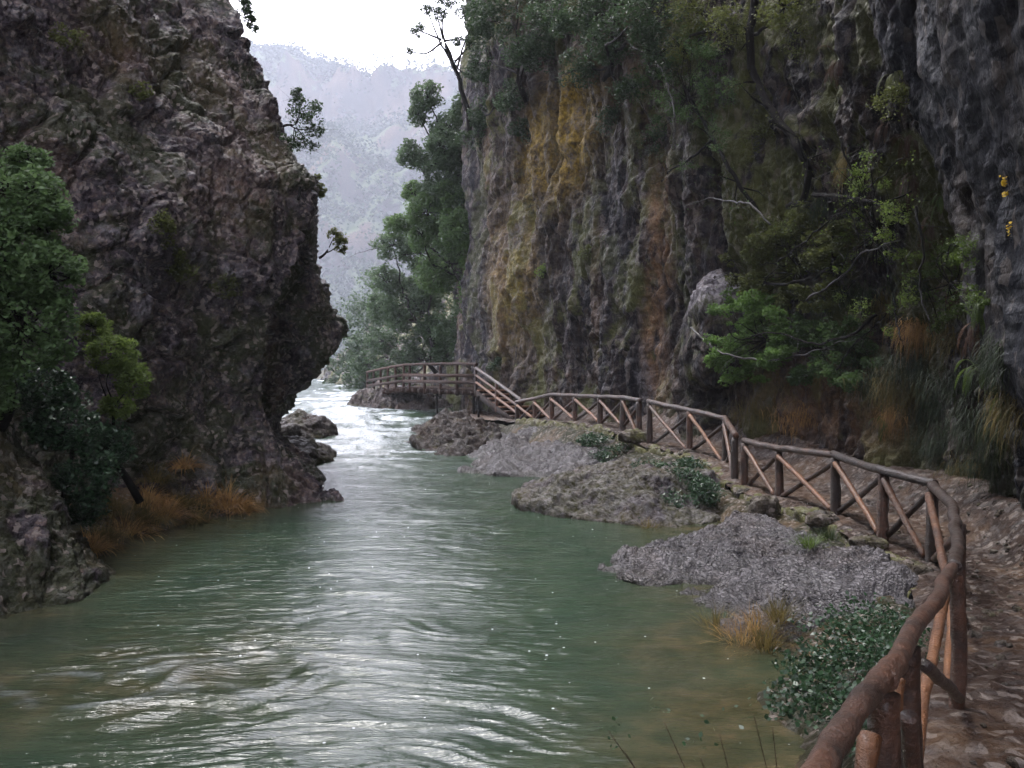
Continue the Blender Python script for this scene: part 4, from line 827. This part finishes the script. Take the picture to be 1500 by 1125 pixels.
# leafy shrub beside the jutting block
def sprays(n, box, o0, o1, r0, r1, seed):
    rs = np.random.RandomState(seed); out = []
    for k in range(n):
        while True:
            a, b_ = rs.uniform(-1, 1, 2)
            if a*a+b_*b_ < 1: break
        rr = rs.uniform(r0, r1); out.append((pl(box[0]+a*box[2], box[1]+b_*box[3], rs.uniform(o0, o1)), (rr*1.4, rr, rr*rs.uniform(.6, 1.3))))
    return out
for k, (b_, box, n, o0, o1, r0, r1, mt, lf, nl, bare, lb) in enumerate([
        ((1150, 500), (1095, 495, 65, 65), 26, .3, 1.2, .16, .3, 'leaf_bright', .075, 300, 2, 'bright green leafy shrub beside the pale topped jutting block'),
        ((1180, 400), (1160, 385, 95, 70), 30, .3, 1.1, .16, .32, 'leaf_moss', .075, 320, 2, 'moss green shrub above the bright one, over the recess'),
        ((1290, 330), (1285, 370, 60, 150), 24, .5, 1.4, .12, .22, 'leaf_lime', .05, 80, 1, 'loose yellow green sprays hanging in front of the recess'),
        ((1010, 160), (1000, 150, 70, 110), 24, .4, 1.4, .16, .3, 'leaf_mid', .05, 150, 1, 'airy grey green shrub at the top, left of the long dark trunk'),
        ((1200, 520), (1215, 510, 80, 60), 22, .3, .9, .14, .26, 'leaf_mid', .07, 260, 2, 'green sprays low in the recess above the middle of the railing'),
        ((1390, 420), (1395, 420, 45, 70), 16, .15, .5, .1, .18, 'fern', .035, 200, 0, 'bright small leaved plant on the rusty part of the near wall')]):
    tree('leafy_shrub', lb, 'bush', pl(b_[0], b_[1], 0), sprays(int(n*1.35), box, o0, o1, r0, r1, 500+k), mt, lf, int(nl*1.5), 141+k, .028, twigs=False, k=9, sub=.45, bare=bare, aspect=.6)

# long dark limbs in front of the wall
def limb(name, label, pts, r0, r1, seed, mat='bark', tw=10, leafmat=None, nleaf=200, side=.5, group=None, tl=.7, lsize=.05):
    rs = np.random.RandomState(seed); pts = np.array(pts); t = thing(name, label, 'tree' if 'tree' in name else 'branch', pts[0], group)
    L = np.append(0, np.cumsum(np.linalg.norm(np.diff(pts, axis=0), axis=1))); m = 60
    s = np.linspace(0, L[-1], m); q = np.stack([np.interp(s, L, pts[:, c]) for c in range(3)], 1); q = smooth1(q, 4, 0); q += np.stack([fbm(q, 2.2, 3, seed=seed+k) for k in range(3)], 1)*.05
    mb = MB(); mb.tube(q, np.linspace(r0, r1, m), 10, .25, seed); tips = []
    for k in range(tw):
        i = rs.randint(8, m); d = rs.normal(size=3)*[1, .5, .8]; d /= np.linalg.norm(d); l = tl*(.4+.8*rs.rand())
        e1 = q[i]+d*l*.5+rs.normal(size=3)*.06; e2 = e1+(d+rs.normal(size=3)*.4)*l*.5
        tq = np.stack([np.interp(np.linspace(0, 2, 9), [0, 1, 2], np.array([q[i], e1, e2])[:, c]) for c in range(3)], 1)
        mb.tube(tq, np.linspace(max(.006, r1*.5), .004, 9), 5, .2, k); tips += [e1, e2]
    mb.build('trunk' if 'tree' in name else 'limb', M[mat], t)
    if leafmat and tips:
        tips = np.array(tips+[q[-1]]); idx = rs.randint(0, len(tips), nleaf); lp = tips[idx]+rs.normal(size=(nleaf, 3))*.11
        lm = MB(); lm.leaves(lp, lsize, rs, aspect=.6); lm.build('foliage', M[leafmat], t)
    return t
def lp(pts, o=.5): return [pl(a, b, o) for a, b in pts]
limb('hanging_tree', 'long dark trunk snaking down the cliff from the top of the picture', lp([(1112, -40), (1098, 50), (1102, 110), (1135, 170), (1170, 215), (1188, 260), (1180, 290), (1152, 305)], .7), .10, .07, 1, tw=9, leafmat='leaf_moss', nleaf=260, tl=.9)
limb('hanging_branch', 'dark branch leaning down to the right above the pale topped block', lp([(1000, 125), (1030, 180), (1065, 240), (1095, 290), (1112, 310)], .6), .045, .05, 2, tw=9, leafmat='leaf_mid', nleaf=160, group='bare branches on the right cliff')
limb('hanging_branch', 'thin branch crossing left from the dark leaning one', lp([(1045, 205), (1010, 235), (980, 250), (970, 265)], .6), .035, .015, 3, tw=6, group='bare branches on the right cliff')
limb('hanging_branch', 'pale edged horizontal branch over the recess', lp([(1190, 285), (1240, 288), (1290, 300), (1340, 280)], 1.0), .05, .015, 4, tw=8, leafmat='leaf_lime', nleaf=90, group='bare branches on the right cliff')
limb('hanging_branch', 'upright dark stem under the horizontal branch', lp([(1215, 290), (1222, 340), (1220, 390), (1200, 405), (1150, 418), (1100, 410), (1060, 398)], 1.0), .05, .018, 5, tw=10, leafmat='leaf_mid', nleaf=90, group='bare branches on the right cliff')
limb('hanging_branch', 'wet curved branch sweeping left through the green shrub', lp([(1290, 455), (1250, 490), (1200, 505), (1130, 487), (1080, 500), (1062, 478)], 1.3), .03, .012, 6, tw=10, leafmat='leaf_mid', nleaf=80, group='bare branches on the right cliff')
limb('hanging_branch', 'slim branch reaching up right with a few pale leaves', lp([(1140, 385), (1200, 335), (1250, 295), (1300, 250), (1330, 225)], 1.3), .02, .008, 7, tw=12, leafmat='leaf_lime', nleaf=130, group='bare branches on the right cliff')
limb('hanging_branch', 'thin stem dropping straight down in front of the hanging grass', lp([(1290, 330), (1300, 400), (1312, 450), (1318, 500)], 1.0), .03, .012, 8, tw=10, group='bare branches on the right cliff')
for k, (pts, lb) in enumerate([([(1010, 480), (1060, 520), (1130, 530), (1190, 515), (1240, 500)], 'long thin branch crossing the green shrub under the pale topped block'), ([(1180, 440), (1230, 410), (1260, 370), (1320, 350)], 'twig reaching up right across the recess'),
        ([(1130, 330), (1100, 300), (1040, 290), (1000, 300)], 'twig arching left above the pale topped block'), ([(1230, 200), (1250, 260), (1245, 310), (1262, 350)], 'dark root hanging in front of the ochre hollow'), ([(1340, 300), (1352, 360), (1345, 420), (1360, 470)], 'dark root hanging beside the slanting fin'), ([(940, 60), (975, 110), (990, 170), (985, 220)], 'dark twiggy branch drooping from the canopy left of centre top')]):
    limb('hanging_branch', lb, lp(pts, 1.2), .028, .010, 20+k, mat='twig', tw=12, leafmat='leaf_mid', nleaf=60, group='bare branches on the right cliff')
limb('hanging_branch', 'lowest thin branch arching over the middle of the railing', lp([(1225, 545), (1245, 510), (1280, 480), (1300, 455)], 1.2), .018, .008, 9, tw=7, group='bare branches on the right cliff')
for k, (px, py) in enumerate(()): pass

t = thing('twiggy_plant', 'thin bare reddish twigs rising at the bottom of the picture left of the bramble', 'plant', (1.05, 4.0, .2))
rs = np.random.RandomState(31)
for (px, py) in ((905, 1085), (1050, 1060), (965, 1040), (1020, 1095), (1100, 1030), (880, 1055), (1130, 1050)):
    e = W(px, py, 4.2); b0 = np.array([1.05, 4.0, .1])+rs.normal(size=3)*[.05, .05, 0]; mb = MB(); mid = b0+(e-b0)*.5+[.05, 0, .12]
    q = np.stack([np.interp(np.linspace(0, 2, 16), [0, 1, 2], np.array([b0, mid, e])[:, c]) for c in range(3)], 1); q = smooth1(q, 3, 0)
    mb.tube(q, np.linspace(.004, .0015, 16), 5, .2, 1); st = mb.build('stem', M['rust'], t)
    mb = MB(); mb.leaves(e+rs.normal(size=(7, 3))*[.04, .04, .025], .028, rs, aspect=.6); mb.build('foliage', M['leaf_ivy'], t)

# hanging grass and ferns on the near wall
def hang(label, px, py, R, L, n, mat, seed, group='hanging grass on the near cliff', w=.014, droop=3.2, name='hanging_tussock'):
    rs = np.random.RandomState(seed); p, nn = onrock(px, py, 16, ('R', 'blk'))
    base = []
    tx = np.cross(nn, [0, 0, 1.]); tx /= np.linalg.norm(tx)
    n = int(n*1.5)
    for k in range(n): base.append(p+tx*rs.normal()*R*.6+np.array([0, 0, 1.])*rs.normal()*R*.35+nn*.04)
    base = np.array(base); d = nn*.9+rs.normal(size=(n, 3))*.7; d[:, 2] += .15
    L = L*.62; mb = MB(); mb.blade(base, d, L*(.25+1.0*rs.rand(n)**1.5), w*.7*(.6+.8*rs.rand(n)), droop, 6, rs.rand(n))
    return tag(mb.build(name, M[mat], smooth=False), label, 'grass tussock', group)
hg = [(1100, 600, .5, .5, 300, 'grass_olive', 'brownish grass low on the wall just right of the jutting block'), (1170, 610, .5, .5, 300, 'grass_tan', 'dry brown grass at the foot of the wall behind the middle of the railing'), (1240, 240, .4, .7, 320, 'grass_olive', 'olive grass hanging over the ochre hollow'), (1350, 420, .4, .7, 350, 'grass_green', 'green grass hanging above the bright tan tuft'), (1310, 440, .4, .8, 350, 'grass_olive', 'olive grass behind the thin dropping stem'), (1260, 430, .4, .7, 350, 'grass_green', 'green grass low in the recess'), (1460, 520, .35, .6, 280, 'grass_green', 'green tuft between bluish rock and the right edge'), (1210, 440, .4, .7, 320, 'grass_green', 'dark green tuft below the upright dark stem'), 
      (1205, 300, .5, .7, 350, 'grass_green', 'green tuft under the horizontal branch'), (1240, 345, .5, .8, 350, 'grass_olive', 'olive hanging tuft right of the upright dark stem'), (1180, 330, .4, .6, 300, 'grass_green', 'green tuft left of the upright dark stem'),
      (1345, 480, .3, .9, 380, 'grass_tan', 'bright tan hanging tuft on the near wall'), (1320, 560, .5, 1.0, 500, 'grass_olive', 'olive hanging grass left of the dark green curtain'), (1285, 560, .3, 1.0, 400, 'grass_green', 'narrow dark green curtain of grass behind the railing'),
      (1310, 610, .35, .8, 300, 'grass_tan', 'tan strands hanging close behind the railing'), (1370, 590, .5, .9, 520, 'grass_green', 'dark green shaggy grass above the bend of the railing'), (1400, 560, .5, .8, 480, 'grass_green', 'dark green shaggy grass in mid wall by the right edge'),
      (1440, 620, .55, .8, 520, 'grass_green', 'lowest dark green curtain near the right edge'), (1380, 650, .5, .7, 480, 'grass_green', 'drooping green clump at the foot of the wall by the bend'), (1460, 680, .45, .6, 400, 'grass_green', 'green clump at the foot of the wall at the right edge'),
      (1420, 690, .4, .45, 300, 'grass_olive', 'olive clump at the very foot of the near wall'), (1340, 530, .5, .8, 420, 'grass_green', 'green grass right below the bright tan tuft'), (1200, 560, .5, .6, 320, 'grass_olive', 'short olive grass behind the middle of the railing'),
      (1250, 520, .5, .7, 380, 'grass_green', 'hanging green grass over the reddish bank'), (1150, 560, .5, .5, 260, 'grass_olive', 'short olive tuft right of the jutting block'), (1390, 500, .4, .6, 300, 'grass_olive', 'olive tuft over the bluish rock'), (1480, 590, .4, .6, 300, 'grass_olive', 'olive tuft on the right edge of the picture')]
for k, a in enumerate(hg): hang(a[6], a[0], a[1], a[2], a[3], a[4], a[5], 300+k)
def fern(label, px, py, size, n, mat, seed, o=.1, group='ferns on the near cliff'):
    rs = np.random.RandomState(seed); p, nn = onrock(px, py, 15, ('R', 'blk')); t = thing('fern', label, 'fern', p, group)
    for f in range(n):
        mb = MB(); d = nn*.6+rs.normal(size=3)*.8; d[2] += .1; d /= np.linalg.norm(d); cur = p+nn*.03+rs.normal(size=3)*size*.12; m = 20; st = size*1.25*(.6+.7*rs.rand())/m; sd = np.cross(d, [0, 0, 1.]); sd /= np.linalg.norm(sd)
        va = rs.rand(); pts = [cur.copy()]
        for k in range(m):
            d = d+np.array([0, 0, -.17]); d /= np.linalg.norm(d); cur = cur+d*st; l = size*.13*math.sin(math.pi*(k+1.5)/(m+2))
            pts.append(cur.copy())
            for s in (-1, 1):
                e = cur+sd*s*l+d*l*.35; w = d*st*.3; md = cur+(e-cur)*.5
                mb.add([cur, md-w+[0, 0, .004], e, md+w], [[0, 1, 2, 3]], va)
        mb.tube(np.array(pts), .003, 4, 0, 0, va); mb.build('frond', M[mat], t, smooth=False)
    return t
fr = [(1400, 360, .35, 14, 'fern', 'bright green fern on the rusty rock by the upper right'), (1440, 440, .3, 10, 'fern', 'small bright fern at the right of the bluish rock'), (1310, 110, .3, 10, 'leaf_moss', 'olive fern on the slanting fin'), (1380, 290, .3, 10, 'fern', 'fern at the top of the rusty patch'),
      (1470, 590, .28, 8, 'fern', 'fern at the right edge above the lowest grass'), (1330, 200, .35, 12, 'rust', 'rusty dead fern under the slanting fin'), (1340, 260, .4, 14, 'rust', 'rusty dead fern lower in the hollow'), (1300, 180, .35, 10, 'rust', 'rusty dead fern high in the hollow'),
      (1400, 420, .35, 12, 'rust', 'rusty fern beside the bright green one'), (1370, 330, .35, 12, 'rust', 'rusty fern above the bright green one'), (1430, 480, .3, 10, 'rust', 'rusty fern below the small bright fern'), (1230, 90, .4, 12, 'rust', 'rusty fern at the top of the hollow'),
      (1160, 130, .35, 10, 'rust', 'rusty fern behind the long dark trunk'), (1290, 620, .3, 9, 'fern', 'fern at the foot of the grass curtain'), (1440, 540, .3, 9, 'fern', 'fern in the middle of the shaggy grass')]
for k, a in enumerate(fr): fern(a[5], a[0], a[1], a[2], a[3], a[4], 350+k)
tree('creeper_plant', 'small creeper with bright yellow leaves on the dark rock at the right edge', 'plant', pl(1474, 350, 0), [(pl(1470, 258, .08), (.05, .04, .12)), (pl(1476, 285, .08), (.05, .04, .06)), (pl(1480, 335, .08), (.04, .04, .12))], 'yellow', .045, 14, 9, .006, twigs=False, k=5, aspect=.8)

# ------------------------------------------------------------------ mountain, far wood
nx, ny = 260, 200
xs_ = np.linspace(-380, 220, nx); v_ = np.linspace(0, 1, ny)
rid = 2*np.interp(xs_/2, [-190, -110, -82, -66, -50, -38, -30, -10, 40, 110], [112, 105, 101, 99, 90, 84, 83, 84, 98, 110])
prof_v = [0, .15, .3, .42, .55, .62, .74, .8, .92, 1.0, 1.06]; prof_h = [0, .10, .25, .42, .5, .66, .72, .88, .93, 1.0, .8]; 
vv = np.linspace(0, 1.06, ny)
Xg = np.repeat(xs_[:, None], ny, 1); Yg = 270+vv[None]*330+0*Xg; Zg = rid[:, None]*np.interp(vv, prof_v, prof_h)[None]
P = np.stack([Xg, Yg, Zg], -1).reshape(-1, 3)
er = ridged(P*[1, .5, .3], .011, 5, 3); P[:, 2] += (er-.7)*24*sst(0, .25, P[:, 2]/200.)*sst(.92, .7, np.repeat(vv[None], nx, 0).ravel()); P[:, 1] -= (er-.7)*30+9*fbm(P, .025, 4, seed=5)
P[:, 2] -= 2
G = P.reshape(nx, ny, 3); gnm = gnormals(G); gnm *= np.sign(gnm[..., 2:3]+1e-9); slope = 1-gnm[..., 2].ravel()
rk = sst(.4, .62, slope+.25*fbm(P, .02, 3, seed=6))
o = mesh('hills', P, gridq(nx, ny), M['mount'], attrs=dict(moss=1.1-1.6*rk, ochre=.3*rk*sst(-.1, .4, fbm(P, .025, 3, seed=8)), pale=rk*.10, lichen=0*rk, slate=0*rk))
struct(o, label='hazy wooded mountain with pale rock faces closing the gorge'); solid('hills', P, gridq(nx, ny))
rs = np.random.RandomState(77); mb = MB(); n = 0
cand = rs.randint(0, nx*ny, 26000); wgt = rs.rand(26000)
cand = cand[wgt > rk[cand]*.8]
pp = P[cand]; ap = 750+F*pp[:, 0]/pp[:, 1]; pp = pp[(ap > 300) & (ap < 800)]
kk = 30
for c in (0,):
    N = len(pp); s = (2.2+2.6*rs.rand(N)); pp = pp+rs.normal(size=(N, 3))*[1.6, 1., 0]
    off = ellips(rs, N*kk, .4).reshape(N, kk, 3)*(s[:, None, None]*np.array([1, 1, 1.25])); q = (pp[:, None]+[0, 0, 2.]+off).reshape(-1, 3)
    mb.leaves(q, 1.4, rs, aspect=.8, a=np.repeat(rs.rand(N), kk))
struct(mb.build('far_wood', M['leaf_far']), 'stuff', 'far trees covering the hazy mountain slopes')
# valley floor ground far away
xx = np.linspace(-120, 90, 60); yy = np.linspace(56, 150, 60); Yg, Xg = np.meshgrid(yy, xx, indexing='ij')
cx = np.interp(Yg, [56, 75, 100, 150], [-9, -15, -22, -30]); P = np.stack([Xg, Yg, .2+sst(2.5, 14, np.abs(Xg-cx))*7+sst(80, 150, Yg)*2-.9*(np.abs(Xg-cx) < 2.5)], -1).reshape(-1, 3); P[:, 2] += .8*fbm(P, .12, 3)*sst(2.5, 8, np.abs(Xg-cx)).ravel()
struct(mesh('terrain', P, gridq(60, 60), M['soil'], attrs=dict(moss=P[:, 0]*0+1, ochre=P[:, 0]*0, pale=P[:, 0]*0, lichen=P[:, 0]*0)), label='valley floor beyond the gorge')

# ------------------------------------------------------------------ haze
mb = MB(); mb.box((-80, 290, 123), (420, 0, 0), (0, 350, 0), (0, 0, 127)); 
t = NT('haze'); vol = t.n('VolumePrincipled', 0, None, Color=(.78, .84, .93), Density=.0005, Anisotropy=.0)
t.t.links.new(vol, t.out.inputs['Volume']); hz = mb.build('haze', t.m, smooth=False); struct(hz, 'stuff')

# ------------------------------------------------------------------ light, camera
sc = bpy.context.scene
w = bpy.data.worlds.new('World'); sc.world = w; w.use_nodes = True; nt_ = w.node_tree; nt_.nodes.clear()
sky = nt_.nodes.new('ShaderNodeTexSky'); sky.sky_type = 'NISHITA'; sky.sun_disc = False
EL, AZ = 64, -35           # sun azimuth measured from +Y towards +X
sky.sun_elevation = math.radians(EL); sky.sun_rotation = math.radians(AZ); sky.air_density = 1.0; sky.dust_density = 4.0; sky.ozone_density = 1.0
hs = nt_.nodes.new('ShaderNodeHueSaturation'); hs.inputs['Saturation'].default_value = .28; hs.inputs['Value'].default_value = 1.0
mx = nt_.nodes.new('ShaderNodeMix'); mx.data_type = 'RGBA'; mx.inputs[0].default_value = .5; mx.inputs[7].default_value = (15.5, 14.9, 17.4, 1)
bg = nt_.nodes.new('ShaderNodeBackground'); bg.inputs[1].default_value = .15; wo = nt_.nodes.new('ShaderNodeOutputWorld')
nt_.links.new(sky.outputs[0], hs.inputs['Color']); nt_.links.new(hs.outputs[0], mx.inputs[6]); nt_.links.new(mx.outputs[2], bg.inputs[0]); nt_.links.new(bg.outputs[0], wo.inputs[0])
sd = bpy.data.lights.new('sun', 'SUN'); sd.energy = 1.0; sd.angle = math.radians(14); sd.color = (1, .97, .93)
so = bpy.data.objects.new('sun', sd); C.objects.link(so)
dirv = Vector((math.sin(math.radians(AZ))*math.cos(math.radians(EL)), math.cos(math.radians(AZ))*math.cos(math.radians(EL)), math.sin(math.radians(EL))))
so.rotation_euler = dirv.to_track_quat('Z', 'Y').to_euler()
cd = bpy.data.cameras.new('camera'); cam = bpy.data.objects.new('camera', cd); C.objects.link(cam)
cam.location = (0, 0, H); cam.rotation_euler = (math.radians(90), 0, 0); cd.sensor_width = 36; cd.lens = 36*F/1500; cd.shift_y = (HOR-562.5)/1500; cd.clip_start = .05; cd.clip_end = 2000
sc.camera = cam
sc.view_settings.view_transform = 'Standard'; sc.view_settings.look = 'None'; sc.view_settings.exposure = 1.9; sc.view_settings.gamma = 1
sc.cycles.use_denoising = True
sc.cycles.max_bounces = 6; sc.cycles.diffuse_bounces = 3; sc.cycles.glossy_bounces = 3; sc.cycles.transmission_bounces = 2; sc.cycles.volume_bounces = 1; sc.cycles.transparent_max_bounces = 4
sc.cycles.sample_clamp_indirect = 6; sc.cycles.volume_step_rate = 4
